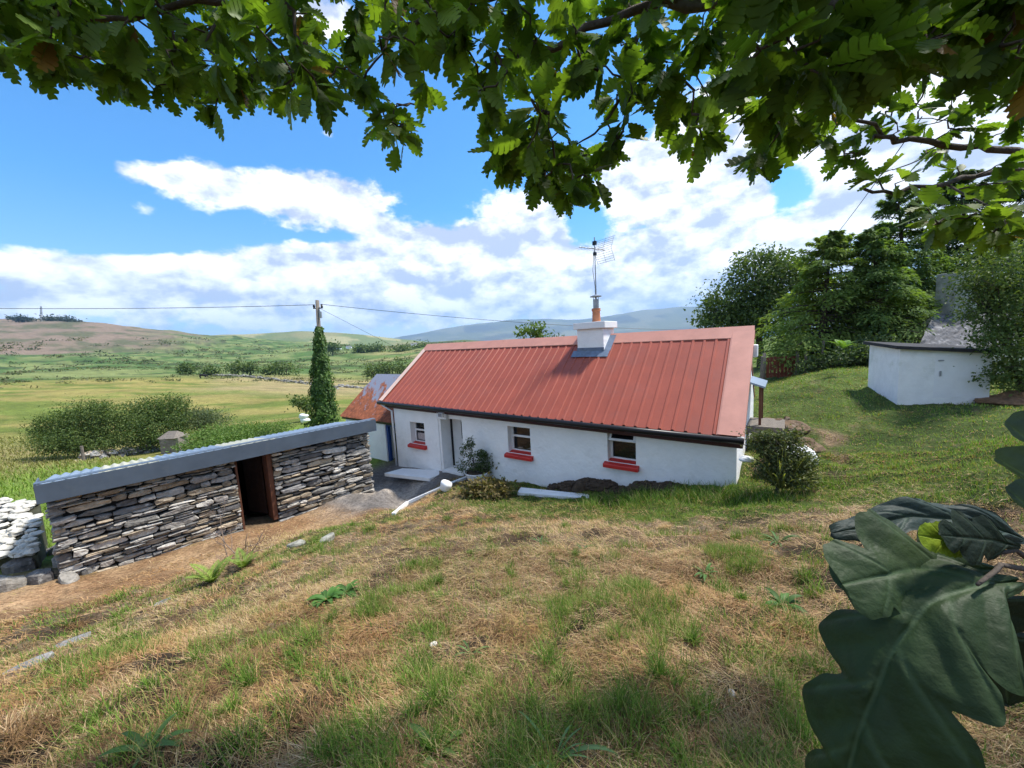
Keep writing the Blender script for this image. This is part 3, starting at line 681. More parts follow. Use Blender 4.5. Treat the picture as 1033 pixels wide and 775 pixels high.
# ------------------------------------------------------------------ dry stone work
STONES = [(.29, .265, .235), (.20, .19, .17), (.36, .335, .295), (.45, .42, .37), (.12, .115, .11), (.32, .26, .185), (.24, .23, .22), (.26, .21, .15)]
def stone_face(mb, P0, U, N, zb, zt, ulen, g, hmin=.03, hmax=.15, lmin=.13, lmax=.52, cols=STONES, skip=None, tilt=0.0, gap=.005):
    z = -.15
    H = max(zt(0), zt(ulen)) - min(zb(0), zb(ulen)) + .2; zref = min(zb(0), zb(ulen))
    while z < H + .2:
        hrow = hmin + (hmax - hmin) * g.uniform() ** 1.7; u = -g.uniform(0, .25)
        while u < ulen:
            ln = g.uniform(lmin, lmax) * (.7 + hrow * 4)
            um = u + ln / 2; zc = zref + z + hrow / 2 + tilt * (um - ulen / 2) + g.normal(0, .008)
            a0, a1 = max(u, 0), min(u + ln, ulen)
            if a1 - a0 > .05 and zb(um) - .12 < zc < zt(um) - .01 and not (skip and skip((a0 + a1) / 2, zc)):
                if skip:
                    while skip(a0 + .01, zc) and a0 < a1: a0 += .02
                    while skip(a1 - .01, zc) and a0 < a1: a1 -= .02
                if a1 - a0 > .04:
                    cu, hw, hh = (a0 + a1) / 2, (a1 - a0) / 2 - gap / 2, hrow / 2 * g.uniform(.8, 1.12) - gap / 2
                    k = int(g.integers(7, 12)); base = []
                    an = np.sort(g.uniform(0, 2 * PI, k)); an = np.linspace(0, 2 * PI, k, endpoint=False) + g.normal(0, .2, k); pw = g.uniform(2.4, 7)
                    for w in an:
                        c_, s_ = math.cos(w), math.sin(w); rr = (abs(c_) ** pw + abs(s_) ** pw) ** (-1 / pw)
                        base.append((rr * c_ * hw, rr * s_ * hh * g.uniform(.66, 1.1)))
                    rot = g.normal(0, .03); out = g.uniform(-.02, .075); V = []
                    for dn, sc in ((-.12, 1.0), (out - .008, 1.0), (out, .93)):
                        for (bu, bz) in base:
                            b2 = (bu * sc * math.cos(rot) - bz * sc * math.sin(rot), bu * sc * math.sin(rot) + bz * sc)
                            V.append(P0 + U * (cu + b2[0]) + N * (dn + (g.uniform(-.012, .012) if sc < 1 else 0)) + Z_ * (zc + b2[1]))
                    V.append(P0 + U * cu + N * (out + g.uniform(-.005, .02)) + Z_ * zc)
                    Fs = []
                    for r in range(2):
                        for i in range(k): Fs.append((r * k + i, r * k + (i + 1) % k, (r + 1) * k + (i + 1) % k, (r + 1) * k + i))
                    for i in range(k): Fs.append((2 * k + i, 2 * k + (i + 1) % k, 3 * k))
                    if np.dot(np.cross(U, Z_), N) < 0: Fs = [f[::-1] for f in Fs]
                    c = np.array(cols[int(g.integers(len(cols)))]) * g.uniform(.75, 1.3)
                    mb.add(V, Fs, c)
            u += ln
        z += hrow
M_stone = mat('dry_slate_stone', (1, 1, 1), .85, .45, 9, .7, 22, attr=True, stain=(.52, .51, .47), stain_scale=5.0, stain_lo=.60, stain_hi=.70, spec=.25, bdist=.03)
M_wstone = mat('whitewashed_stone', (.50, .475, .41), .85, .3, 6, .6, 15, stain=(.35, .34, .31), stain_scale=3.5, stain_lo=.58, stain_hi=.7)
# stone shed
shed = thing('stone_shed', 'low dry stone shed with blue-grey roof edge and dark open doorway', 'shed', SP(SLEN / 2, -1.2, .2))
SZT = 2.2; FH = .33; SD = 2.3; BZ = 1.83
def szb(u): return .46 * (1 - u / SLEN) + .02 * u / SLEN
dpl = [(P - SHL) @ S_U for P in (atpl(238, 470, SHL, S_N), atpl(276, 470, SHL, S_N))]
DU0, DU1 = dpl
def szt(u): return SZT - FH + .06
g_ = np.random.default_rng(11)
q = MB()

NS = -.10                                     # the stone face stands behind the roof edge
stone_face(q, SP(0.06, NS, 0), S_U, S_N, szb, szt, DU0 - .0 - .06, g_, tilt=.015)
stone_face(q, SP(0.10, NS - SD + .1, 0), S_N, -S_U, lambda u: .1, lambda u: BZ - .02 + (SZT - BZ) * u / SD - .25, SD - .1, g_)
build('wall', q, M_stone, shed); q = MB()
stone_face(q, SP(DU1, NS, 0), S_U, S_N, lambda u: szb(u + DU1), szt, SLEN - .10 - DU1 + .06, g_, tilt=.015)
stone_face(q, SP(SLEN - .10, NS - SD + .1, 0), S_N, S_U, lambda u: -.3, lambda u: BZ - .02 + (SZT - BZ) * u / SD - .25, SD - .1, g_)
build('wall', q, M_stone, shed)
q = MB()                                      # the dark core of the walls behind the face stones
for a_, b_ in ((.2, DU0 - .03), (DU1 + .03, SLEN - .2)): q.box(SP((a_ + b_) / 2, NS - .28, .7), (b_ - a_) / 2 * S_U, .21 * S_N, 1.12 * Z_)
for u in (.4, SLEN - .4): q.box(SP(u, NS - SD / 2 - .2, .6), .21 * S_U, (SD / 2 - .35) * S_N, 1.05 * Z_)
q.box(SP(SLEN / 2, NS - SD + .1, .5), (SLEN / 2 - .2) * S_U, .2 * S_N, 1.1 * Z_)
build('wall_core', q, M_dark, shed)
M_roofs = M_shedroof
def scorr(mb, u0, u1, n0, n1, z0, z1, pitch=.15, amp=.02):
    n = max(int((u1 - u0) / pitch * 6), 2); V = []
    for (nn, z) in ((n0, z0), (n1, z1)):
        for i in range(n + 1):
            u = u0 + (u1 - u0) * i / n; V.append(SP(u, nn, z + amp * math.sin(2 * PI * u / pitch)))
    m = n + 1; mb.add(V, [(i, i + 1, m + i + 1, m + i) for i in range(n)])
sh_roof = MB(); cl_roof = MB()
edges = [0, .12, .26, .46, .60, .86, 1]
for k in range(6):
    a_, b_ = -.02 + (SLEN + .1) * edges[k], -.02 + (SLEN + .1) * edges[k + 1]
    scorr(cl_roof if k in (1, 3) else sh_roof, a_ - .0, b_, .06, -SD - .35, SZT + .0, BZ)
ro = build('roof', sh_roof, M_shedroof, shed, True)
lab(build('clear_sheet', cl_roof, M_clear, ro, True), 'yellowed translucent roof sheets')
q = MB(); q.box(SP(SLEN / 2 + .04, .085, SZT - FH / 2 + .02), (SLEN / 2 + .06) * S_U, .012 * S_N, FH / 2 * Z_)
q.box(SP(SLEN / 2 + .04, .02, SZT + .042), (SLEN / 2 + .06) * S_U, .077 * S_N, .006 * Z_)
q.box(SP(-.01, -.25, SZT - FH / 2 + .02), .012 * S_U, .32 * S_N, FH / 2 * Z_)
build('fascia', q, M_fascia, shed, bevel=.006)
q = MB(); zt_ = SZT - FH + .03; zb_ = szb(DU0) - .05
for u, hw_ in ((DU0 + .02, .022), (DU1 - .05, .05)): q.box(SP(u, NS - .22, (zt_ + zb_) / 2), hw_ * S_U, .2 * S_N, (zt_ - zb_) / 2 * Z_)
build('door_frame', q, M_brownwood, shed, bevel=.006)
q = MB(); hd = (-.93 * S_N - .36 * S_U); hp = np.cross(hd, Z_); hp /= np.linalg.norm(hp)
for k in range(5): q.box(SP(DU1 - .12, NS - .46, (zt_ + zb_) / 2) + hd * (.06 + .135 * k), .064 * hd, .015 * hp, ((zt_ - zb_) / 2 - .06) * Z_)
for z in (.45, 1.3): q.box(SP(DU1 - .12, NS - .46, z + .2) + hd * .34 + hp * .03, .33 * hd, .012 * hp, .05 * Z_)
build('door', q, M_darkwood, shed, bevel=.003)
# loose slabs at the near end of the shed, whitewashed wall behind
slabs = [(20, 572, .34, .26, .13, .2), (52, 556, .30, .22, .10, .9), (66, 566, .30, .2, .08, .1), (42, 582, .36, .24, .10, -.2), (86, 574, .24, .2, .07, .4), (10, 590, .30, .25, .14, .7), (4, 560, .22, .2, .2, 0), (34, 548, .26, .2, .22, 1.2), (70, 582, .25, .2, .06, -.4), (300, 547, .18, .11, .08, .3), (330, 541, .15, .10, .07, 1)]
lb = ['broad dark slab lying flat in the heap at the near shed corner', 'thick dark slab leaning on the near shed corner', 'long thin grey slab at the foot of the near shed corner', 'flat slab at the front of the heap by the shed', 'small slab nearest the stone wall foot', 'blocky stone at the picture edge in front of the heap', 'rounded dark stone at the back of the heap by the picture edge', 'upright dark stone under the shed roof corner', 'thin slab in front of the stone heap', 'pale lichened rock on the grass bank below the shed door', 'smaller pale rock on the bank beside its larger neighbour']
def slab_mesh(seed, a, b, c):
    g = np.random.default_rng(seed); k = 9; V = []; an = np.linspace(0, 2 * PI, k, endpoint=False) + g.normal(0, .15, k); rr = g.uniform(.8, 1.1, k)
    for z, s in ((-.6, .9), (-.5, 1), (.7, 1.0), (1, .86)):
        for i in range(k): V.append((a * s * rr[i] * math.cos(an[i]), b * s * rr[i] * math.sin(an[i]), c * (z + g.normal(0, .1))))
    V.append((0, 0, c * 1.05)); Fs = [(r * k + i, r * k + (i + 1) % k, (r + 1) * k + (i + 1) % k, (r + 1) * k + i) for r in range(3) for i in range(k)] + [(3 * k + i, 3 * k + (i + 1) % k, 4 * k) for i in range(k)]
    return np.array(V), Fs
for i, (px, py, a_, b_, c_, rz) in enumerate(slabs):
    P = gnd(px, py + 4); k_ = .68 if i < 9 else .8; V, Fs = slab_mesh(i, a_ * k_, b_ * k_, c_ * (1.5 if i < 9 else .9)); ca, sa_ = math.cos(rz), math.sin(rz)
    V = np.stack([V[:, 0] * ca - V[:, 1] * sa_, V[:, 0] * sa_ + V[:, 1] * ca, V[:, 2] + V[:, 0] * (.5 if i < 9 else .2) * math.sin(i * 2.1)], -1) + P
    c = np.array([(.13, .12, .11), (.19, .18, .165), (.24, .22, .19)][i % 3] if i < 9 else (.27, .26, .215))
    mb = MB(); mb.add(V, Fs, c); tag(build('rock', mb, M_stone, base=P), lb[i], 'rock', 'loose rocks by the stone shed')
q = MB(); g_ = np.random.default_rng(5); c0, c1, c2, c3 = at(-70, 568, 7.0), at(37, 556, 7.2), at(40, 506, 8.6), at(-70, 500, 8.8)
V = [c0, c1, c2, c3, c0 - [0, 0, 1.2], c1 - [0, 0, 1.2], c2 - [0, 0, 2], c3 - [0, 0, 2]]
for iv in range(11):
    for iu in range(17):
        u = (iu + .5 * (iv % 2) + g_.uniform(-.25, .25)) / 17; v = (iv + g_.uniform(-.2, .2)) / 10.5; P = (c0 * (1 - u) + c1 * u) * (1 - v) + (c3 * (1 - u) + c2 * u) * v
        if g_.uniform() < .78: q.blob(P, np.array([.092, .105, .055]) * g_.uniform(.7, 1.3), iv * 31 + iu, .45, 8, 11)
whw = build('whitewashed_wall', q, M_wstone); tag(whw, 'whitewashed rubble stone wall running out from the stone shed', 'wall')
mb = MB(); V2 = [p - [0, 0, .07] for p in (c0, c1, c2, c3)] + V[4:]; mb.add(V2, [(0, 1, 2, 3), (0, 4, 5, 1), (1, 5, 6, 2), (2, 6, 7, 3), (3, 7, 4, 0)])
build('wall_core', mb, mat('dark_olive_core', (.05, .05, .03), .95, .5, 8), whw)  # dark olive core shows in the gaps between the white stones
# ------------------------------------------------------------------ leaf clouds (numpy)
def norm(a): return a / (np.linalg.norm(a, axis=-1, keepdims=True) + 1e-9)
class LB:
    """collects triangles of many leaves into ONE mesh"""
    def __init__(s): s.V = []; s.F = []; s.C = []; s.n = 0
    def tri(s, V, C, T):
        """V (n,k,3), C (n,3), T list of index triples into k"""
        n, k, _ = V.shape
        s.V.append(V.reshape(-1, 3)); s.C.append(np.repeat(C, k, 0))
        F = (np.arange(n)[:, None, None] * k + np.array(T)[None]).reshape(-1, 3) + s.n
        s.F.append(F); s.n += n * k
    def leaves(s, P, D, Nn, ln, wd, C, fold=.25):
        """pointed leaves from base P along D; Nn face normal"""
        D = norm(D); S = norm(np.cross(D, Nn)); Nn = np.cross(S, D); ln = np.asarray(ln)[:, None] * np.ones((len(P), 1)); wd = np.asarray(wd)[:, None] * np.ones((len(P), 1))
        a = P; b = P + D * ln * .45 + S * wd * .5 + Nn * wd * fold; c = P + D * ln - Nn * ln * .12; d = P + D * ln * .45 - S * wd * .5 + Nn * wd * fold
        s.tri(np.stack([a, b, c, d], 1), C, [(0, 1, 2), (0, 2, 3)])
    def build(s, name, m, parent=None, base=None, smooth=False):
        V = np.concatenate(s.V); F = np.concatenate(s.F); C = np.concatenate(s.C)
        if parent is None and base is None: base = np.array([V[:, 0].mean(), V[:, 1].mean(), V[:, 2].min()])
        return link_mesh(name, V, (F.ravel(), np.arange(len(F)) * 3), m, parent, C, smooth, base)
def rdir(n, g): return norm(g.normal(size=(n, 3)))
M_leaf = mat('foliage', (1, 1, 1), .6, .12, 3, attr=True, spec=.25, transl=.28)
M_oakleaf = mat('oak_foliage', (1, 1, 1), .5, .15, 6, attr=True, spec=.25, transl=.52)
M_conifer = mat('conifer_foliage', (1, 1, 1), .75, .1, 2, attr=True, spec=.12, transl=.42)
M_bark = mat('bark', (.075, .058, .045), .9, .4, 12, .8, 30)
M_twig = mat('dry_twig', (.23, .17, .13), .85, .3, 20)
M_grass = mat('grass_blades', (1, 1, 1), .7, 0, attr=True, spec=.15, transl=.25)
M_soil = mat('dark_peat', (.055, .038, .025), .95, .5, 10, .9, 25)

def crown(lb, lobes, n, ln, g, cols, clump=.35, up=.35, wd=.55, hollow=.35):
    """leaves in clumps through a union of lobes (centre, radii)"""
    vol = np.array([np.prod(l[1]) for l in lobes]) ** .7; vol /= vol.sum()
    ncl = max(int(n / 42), 6)
    k = g.choice(len(lobes), ncl, p=vol); cen = np.array([l[0] for l in lobes])[k]; rad = np.array([l[1] for l in lobes])[k]
    d = rdir(ncl, g); rr = g.uniform(hollow, 1.08, ncl) ** .6
    cc = cen + d * rad * rr[:, None]
    tone = g.uniform(0, 1, ncl)
    j = g.integers(0, ncl, n); off = g.normal(size=(n, 3)) * clump * g.uniform(.5, 1.25, ncl)[j][:, None] * [1, 1, .62]
    P = cc[j] + off; outd = norm(P - cen[j] + off * 1.5)
    D = norm(outd * .8 + rdir(n, g) * .9 + np.array([0, 0, -.25])); Nn = norm(outd * .5 + rdir(n, g) * .7 + np.array([0, 0, up]))
    t = np.clip(tone[j] * .7 + g.uniform(0, .3, n), 0, 1)
    C = mixc(np.tile(np.array(cols[0]), (n, 1)), cols[1], t)
    if len(cols) > 2: C = mixc(C, cols[2], (g.uniform(0, 1, n) < .12).astype(float))
    l = ln * g.uniform(.6, 1.3, n)
    lb.leaves(P, D, Nn, l, l * wd, C)
def limbs(mb, base, lobes, r0, g, lean=0):
    base = np.asarray(base); top = np.mean([l[0] for l in lobes], 0)
    fork = base * .55 + np.array([top[0], top[1], top[2]]) * .45
    mb.tube([base - [0, 0, .3], base * .7 + fork * .3 + g.normal(size=3) * .05, fork, top], [r0 * 1.25, r0, r0 * .8, r0 * .3], 9)
    for l in lobes:
        e = np.asarray(l[0]); m_ = (fork + e) / 2 + g.normal(size=3) * .12 * np.mean(l[1])
        mb.tube([fork, m_, e], [r0 * .5, r0 * .32, r0 * .12], 7)
        for q in range(3):
            e2 = e + rdir(1, g)[0] * np.asarray(l[1]) * .85; mb.tube([m_, (m_ + e2) / 2 + g.normal(size=3) * .08, e2], [r0 * .25, r0 * .15, r0 * .05], 5)
def bushy(name, label, cat, lobes_px, Y, n, ln, cols, seed, group=None, clump=.3, base_px=None, r0=.12, depth=.85, m=None, base_z=None):
    """lobes_px: (px, py, rx px, ry px, dY)"""
    g = np.random.default_rng(seed); lobes = []
    for (px, py, rx, ry, dy) in lobes_px:
        y = Y + dy; c = at(px, py, y); k = y / FPX * 1.02; lobes.append((c, np.array([rx * k, rx * k * depth, ry * k])))
    if base_px: b = at(base_px[0], base_px[1], Y)
    else: b = np.mean([l[0] for l in lobes], 0)
    b = np.array([b[0], b[1], hz1(b[0], b[1]) if base_z is None else base_z])
    t = thing(name, label, cat, b, group)
    mb = MB(); limbs(mb, b, lobes, r0, g); build('trunk' if cat == 'tree' else 'stems', mb, M_bark, t, True)
    lb = LB(); crown(lb, lobes, n, ln, g, cols, clump); lb.build('crown' if cat == 'tree' else 'foliage', m or M_leaf, t)
    return t

# right-hand trees
DK = [(.05, .085, .026), (.105, .155, .042), (.15, .20, .055)]
MD = [(.035, .065, .022), (.075, .12, .035), (.12, .17, .05)]
YG = [(.06, .10, .025), (.12, .17, .045), (.18, .22, .06)]
bushy('broadleaf_tree', 'dark round broadleaf tree standing left of the conifers', 'tree',
      [(770, 285, 30, 26, 0), (742, 305, 28, 22, .5), (792, 275, 26, 22, .3), (730, 325, 22, 16, 0), (775, 320, 40, 26, 0), (805, 300, 20, 40, .4), (760, 262, 18, 9, 0), (722, 312, 12, 12, 0)], 24, 15000, .22, DK, 101, clump=.42, base_px=(768, 375), r0=.22)
def conifer(name, label, base_px, Y, top_px, rbase, n, cols, seed, droop=.35, spread=1.0, lo=.06, flat=.5, broad=.8):
    g = np.random.default_rng(seed); b = at(base_px[0], base_px[1], Y); zb = hz1(b[0], b[1]); b = np.array([b[0], b[1], zb]); tp = at(top_px[0], top_px[1], Y)
    H = tp[2] - zb; ax_ = (tp - b)
    t = thing(name, label, 'tree', b)
    mb = MB(); mb.tube([b - [0, 0, .3], b + ax_ * .5, tp], [.2, .11, .015], 9)
    lb = LB(); nb = 190; per = n // nb; PP = []; DD = []; NN = []; LL = []; CC = []
    for k in range(nb):
        f = lo + (1 - lo) * (k + g.uniform(0, 1)) / nb; a = g.uniform(0, 2 * PI); L = rbase * (1 - f) ** (broad + .12) * g.uniform(.6, 1.25) + .16
        h0 = b + ax_ * f; o_ = np.array([math.cos(a), math.sin(a), 0])
        s = np.sqrt(g.uniform(0.02, 1, per)); up = .32 * (1 - f) + 1.1 * max(0, f - .72) / .28; dr_ = droop * (1 - max(0, f - .6))
        bz = L * (up * s - dr_ * s ** 2.2)
        side = np.array([-o_[1], o_[0], 0]); sp = g.normal(size=per) * .24 * L * (1.05 - s * .75) * spread
        P = h0 + o_ * (L * s)[:, None] + side * sp[:, None] + Z_ * (bz + g.normal(size=per) * .05 * L - abs(sp) * .25)[:, None]
        D = o_ * .75 + side * np.sign(sp)[:, None] * .6 + Z_ * -.35 + rdir(per, g) * .45
        PP.append(P); DD.append(D); NN.append(np.tile(Z_ * .9 + o_ * .3, (per, 1)) + rdir(per, g) * .5)
        tone = np.clip(.15 + .75 * s * g.uniform(.5, 1.2) + g.normal(size=per) * .1, 0, 1)
        tone = np.clip(g.uniform(.1, .8) + g.normal(size=per) * .15, 0, 1)
        CC.append(mixc(np.tile(np.array(cols[0]), (per, 1)), cols[1], tone))
        if k % 2 == 0: mb.tube([h0, h0 + o_ * L * .5 + Z_ * L * (up * .5 - droop * .22), h0 + o_ * L * .95 + Z_ * L * (up * .95 - droop * .89)], [.035 * L ** .5, .02 * L ** .5, .006], 5)
    P = np.concatenate(PP); l = (.11 + .02 * rbase) * g.uniform(.6, 1.4, len(P))
    lb.leaves(P, np.concatenate(DD), np.concatenate(NN), l, l * .38, np.concatenate(CC), .1)
    build('trunk', mb, M_bark, t, True); lb.build('crown', M_conifer, t); return t
CG = [(.075, .125, .036), (.18, .26, .07)]
CG2 = [(.10, .155, .036), (.24, .31, .08)]
CG3 = [(.045, .075, .03), (.11, .16, .055)]
conifer('conifer_tree', 'broad lighter green conifer with drooping sprays, nearest the garden gate', (826, 384), 17, (838, 240), 2.75, 30000, CG2, 201, .30, 1.1, .05, broad=.55)
conifer('conifer_tree', 'tall dark conifer with a bare spiky tip, behind the white store left end', (893, 372), 16, (880, 236), 2.3, 26000, CG, 202, .28, 1.0, .05, broad=.6)
conifer('conifer_tree', 'tallest blue-green conifer behind the white store', (918, 370), 17.5, (906, 196), 2.6, 32000, CG, 203, .25, 1.0, .05, broad=.62)
conifer('conifer_tree', 'dark conifer rising behind the slate roofed ruin', (985, 365), 19, (968, 178), 3.2, 30000, CG3, 204, .25, 1.0, .06, broad=.6)
conifer('conifer_tree', 'deep green conifer at the right picture edge', (1060, 350), 17, (1042, 165), 3.2, 26000, CG3, 205, .25, 1.0, .06, broad=.6)
bushy('leafy_bush', 'light green leafy bush at the right picture edge overhanging the white store', 'bush',
      [(1000, 270, 26, 24, 0), (1020, 310, 26, 34, 0), (990, 305, 18, 20, .2), (1030, 350, 26, 26, 0), (1008, 345, 15, 20, -.2), (1022, 378, 24, 16, -.1), (1040, 385, 20, 20, 0), (978, 285, 12, 12, .2), (1030, 270, 24, 30, .3)], 8.8, 14000, .075, YG, 111, clump=.16, base_px=(1032, 392), r0=.06)
bushy('undergrowth_shrub', 'low dark undergrowth at the foot of the conifers', 'shrub', [(855, 358, 20, 9, 0), (890, 352, 18, 12, 0), (820, 370, 14, 8, .5)], 14.5, 3500, .13, CG3, 113, clump=.22, base_px=(866, 372), r0=.04)
bushy('ash_sapling', 'small leafy treetop showing above the cottage ridge', 'tree', [(535, 333, 9, 6, 0), (524, 337, 5, 4, 0), (546, 338, 5, 4, 0)], 19, 420, .20, [(.07, .12, .02), (.12, .18, .04)], 115, clump=.22, base_px=(536, 372), r0=.05)
bushy('ash_sapling', 'tiny leafy treetop just left of the chimney above the ridge', 'tree', [(562, 342, 5, 2.5, 0)], 20, 130, .16, [(.06, .10, .02), (.1, .15, .04)], 116, clump=.16, base_px=(562, 372), r0=.03)

# field bushes
FB = [(.045, .08, .02), (.11, .16, .038), (.16, .20, .055)]
bushy('hawthorn_bush', 'wide dark green thorn bush standing in the field, left of its neighbour', 'bush',
      [(62, 430, 18, 14, 0), (88, 420, 20, 14, 0), (110, 424, 16, 17, 0), (75, 442, 26, 10, -1), (46, 437, 9, 9, 0), (60, 450, 14, 6, -1), (92, 450, 18, 6, -1), (115, 446, 12, 7, -1)], 27, 22000, .13, FB, 121, clump=.36, base_px=(85, 458), r0=.16)
bushy('hawthorn_bush', 'taller dark green thorn bush in the field, above the little stone hut', 'bush',
      [(148, 415, 15, 12, 0), (170, 413, 16, 12, 0), (160, 430, 24, 14, -1), (140, 434, 12, 12, 0), (150, 445, 16, 7, -1), (175, 438, 9, 6, -1)], 28, 18000, .13, FB, 122, clump=.36, base_px=(150, 452), r0=.16)
bushy('bramble_hedge', 'pale green bramble hedge running behind the stone shed roof', 'hedge',
      [(215, 440, 18, 7, 0), (245, 437, 22, 7, 0), (275, 435, 16, 6, 0), (200, 449, 14, 6, -1), (232, 446, 22, 7, -2)], 24, 16000, .11, [(.08, .14, .03), (.15, .24, .05), (.2, .27, .08)], 123, clump=.34, base_px=(235, 452), r0=.05)
bushy('willow_scrub', 'grey-green willow scrub between the thorn bush and the bramble hedge', 'bush', [(196, 424, 16, 10, 0), (214, 424, 14, 8, 0)], 29, 6000, .12, [(.075, .105, .045), (.13, .16, .075)], 124, clump=.4, base_px=(204, 440), r0=.06)
bushy('gorse_bush', 'small dark bush beside the foot of the ivy pole', 'bush', [(306, 404, 7, 7, 0), (312, 408, 6, 5, 0)], 34, 900, .24, FB, 125, clump=.34, base_px=(308, 415), r0=.06)
tiny = [(187, 372, 6, 4, 160, 'first dark bush from the left on the far field wall'), (213, 374, 4, 3, 165, 'smallest bush on the far field wall'), (237, 370, 8, 5.5, 165, 'big dark bush in the middle of the far field wall'),
        (252, 372, 6, 3.5, 168, 'low bush just right of the big one on the far wall'), (289, 371, 10, 6, 168, 'widest dark bush on the far wall, left of the ivy pole'), (271, 374, 5, 2.5, 170, 'low flat bush left of the widest one on the far wall'),
        (376, 374, 6, 5, 150, 'round bush in the valley just above the rusty roof'), (390, 373, 7, 4.5, 155, 'bush in the valley right of the round one'), (403, 369, 9, 6, 155, 'tall valley bush next to the red roof verge'),
        (365, 352, 4, 2.2, 420, 'far bush right of the pole on the pale field edge'), (380, 352, 6, 2.4, 430, 'far hedge bush in the middle of the valley'), (404, 352, 8, 2.8, 430, 'far wooded clump above the cottage roof end'),
        (335, 350, 4, 2, 420, 'far bush right behind the pole'), (425, 350, 7, 2.5, 450, 'far tree clump over the red roof end')]
for i, (px, py, rx, ry, Y, lbl) in enumerate(tiny):
    bushy('field_bush', lbl, 'bush', [(px - rx * .35, py, rx * .6, ry * .8, 0), (px + rx * .3, py - ry * .1, rx * .65, ry, 0), (px, py + ry * .5, rx, ry * .5, 0)], Y, 520, Y * .0062, FB, 300 + i, 'bushes far off in the fields', clump=Y * .009, base_px=(px, py + ry), r0=Y * .0012)
lhx = [(16, 321.5, 5, 2.2), (24, 322, 4, 1.6), (51, 322, 5, 2.4), (60, 322.5, 6, 2.6), (68, 324, 6, 2.2), (77, 326, 5, 1.6)]
lhl = ['leftmost tree on the brown hilltop', 'second tree from the left on the brown hilltop', 'hilltop tree just right of the lattice mast', 'tallest tree of the hilltop row', 'hilltop tree right of the tallest one', 'rightmost low tree of the hilltop row']
for i, (px, py, rx, ry) in enumerate(lhx):
    bushy('hilltop_tree', lhl[i], 'tree', [(px, py - .5, rx * .8, ry, 0), (px + 2, py, rx * .6, ry * .7, 0)], 815, 300, 4.2, [(.04, .05, .03), (.06, .075, .04)], 340 + i, 'trees on the brown hilltop', clump=5, base_px=(px, py + 2), r0=.8, base_z=at(px, py + 2, 815)[2] - 2)
ms_b = at(42, 324, 815); mst = thing('lattice_mast', 'thin lattice mast standing on the brown hilltop', 'mast', ms_b - [0, 0, 1])
q = MB(); mt = at(41.3, 309, 815)
for dx, dy in ((-1, -1), (1, -1), (1, 1), (-1, 1)): q.tube([ms_b + [dx * 1.6, dy * 1.6, -1], mt + [dx * .5, dy * .5, 0]], .35, 5)
for k in range(9):
    P = ms_b + (mt - ms_b) * k / 9; r = 1.6 - 1.1 * k / 9; P2 = ms_b + (mt - ms_b) * (k + 1) / 9
    for dx, dy, ex, ey in ((-1, -1, 1, -1), (1, -1, 1, 1), (1, 1, -1, 1), (-1, 1, -1, -1)): q.tube([P + [dx * r, dy * r, 0], P2 + [ex * r, ey * r, 0]], .18, 4)
build('lattice_frame', q, M_metal, mst)

# ------------------------------------------------------------------ ivy pole and wires
pb = at(327, 428, 24); pb[2] = hz1(pb[0], pb[1]); ptop = at(320, 303, 24)
pole = thing('utility_pole', 'wooden utility pole thickly clad in ivy with bare top', 'pole', pb)
q = MB(); q.tube([pb - [0, 0, .4], (pb + ptop) / 2, ptop], [.15, .13, .11], 12); build('post', q, M_greywood, pole, True)
q = MB()
for sx in (-.24, .24):
    P = ptop + [sx, 0, -.45]; q.tube([P, P + [0, 0, .1], P + [0, 0, .14], P + [0, 0, .2]], [.05, .075, .05, .07], 10)
q.tube([ptop + [-.3, 0, -.48], ptop + [.3, 0, -.48]], .035, 8)
build('insulator', q, M_black, pole)
q = MB(); q.box(ptop + [.16, -.1, -.9], (.06, 0, 0), (0, .06, 0), (0, 0, .2)); build('junction_box', q, M_metal, pole)
g_ = np.random.default_rng(77); n = 9500; f = g_.uniform(0, 1, n) ** 1.0; fz = .0 + f * .80
rad = np.interp(fz, [0, .08, .25, .5, .7, .8], [.90, .86, .70, .44, .26, .12]) * (1 + .3 * (fbm(fz * 14, g_.uniform(0, 1, n) * 0 + 3, 3, 5) - .5)); a = g_.uniform(0, 2 * PI, n)
o_ = np.stack([np.cos(a), np.sin(a), 0 * a], -1); lump = .55 + .9 * vnoise(a * 1.6, fz * 13, 3)
P = pb + (ptop - pb) * fz[:, None] + o_ * (rad * lump * g_.uniform(.55, 1.05, n))[:, None] + g_.normal(size=(n, 3)) * .04
lb = LB(); l = .14 * g_.uniform(.6, 1.3, n); t_ = np.clip(vnoise(a * 3, fz * 30, 9) + g_.normal(size=n) * .15, 0, 1)
lb.leaves(P, norm(o_ * .3 + Z_ * -.8 + rdir(n, g_) * .5), norm(o_ + Z_ * .4 + rdir(n, g_) * .45), l, l * .9, mixc(np.tile(np.array([.035, .075, .018]), (n, 1)), (.12, .20, .04), t_), .15)
lb.build('ivy', M_leaf, pole)
def wire(label, A, B, sag, r, cat='wire', n=40):
    q = MB(); q.tube([A + (B - A) * k / n - [0, 0, sag * 4 * (k / n) * (1 - k / n)] for k in range(n + 1)], r, 5)
    o = build('overhead_wire', q, M_black, base=A); return tag(o, label, cat)
wire('overhead wire running left from the ivy pole across the sky', ptop + [-.24, 0, -.26], at(-260, 305.5, 22), .28, .016)
wire('overhead wire running right from the ivy pole behind the chimney', ptop + [.24, 0, -.26], at(790, 333, 34), .55, .015)
wire('thin slanting stay wire right of the ivy pole', ptop + [.1, 0, -.5], at(402, 352, 29), 0, .010)
wire('dark service wire slanting down from the oak boughs to the conifers', at(930, 118, 9), at(836, 246, 20), .1, .012)

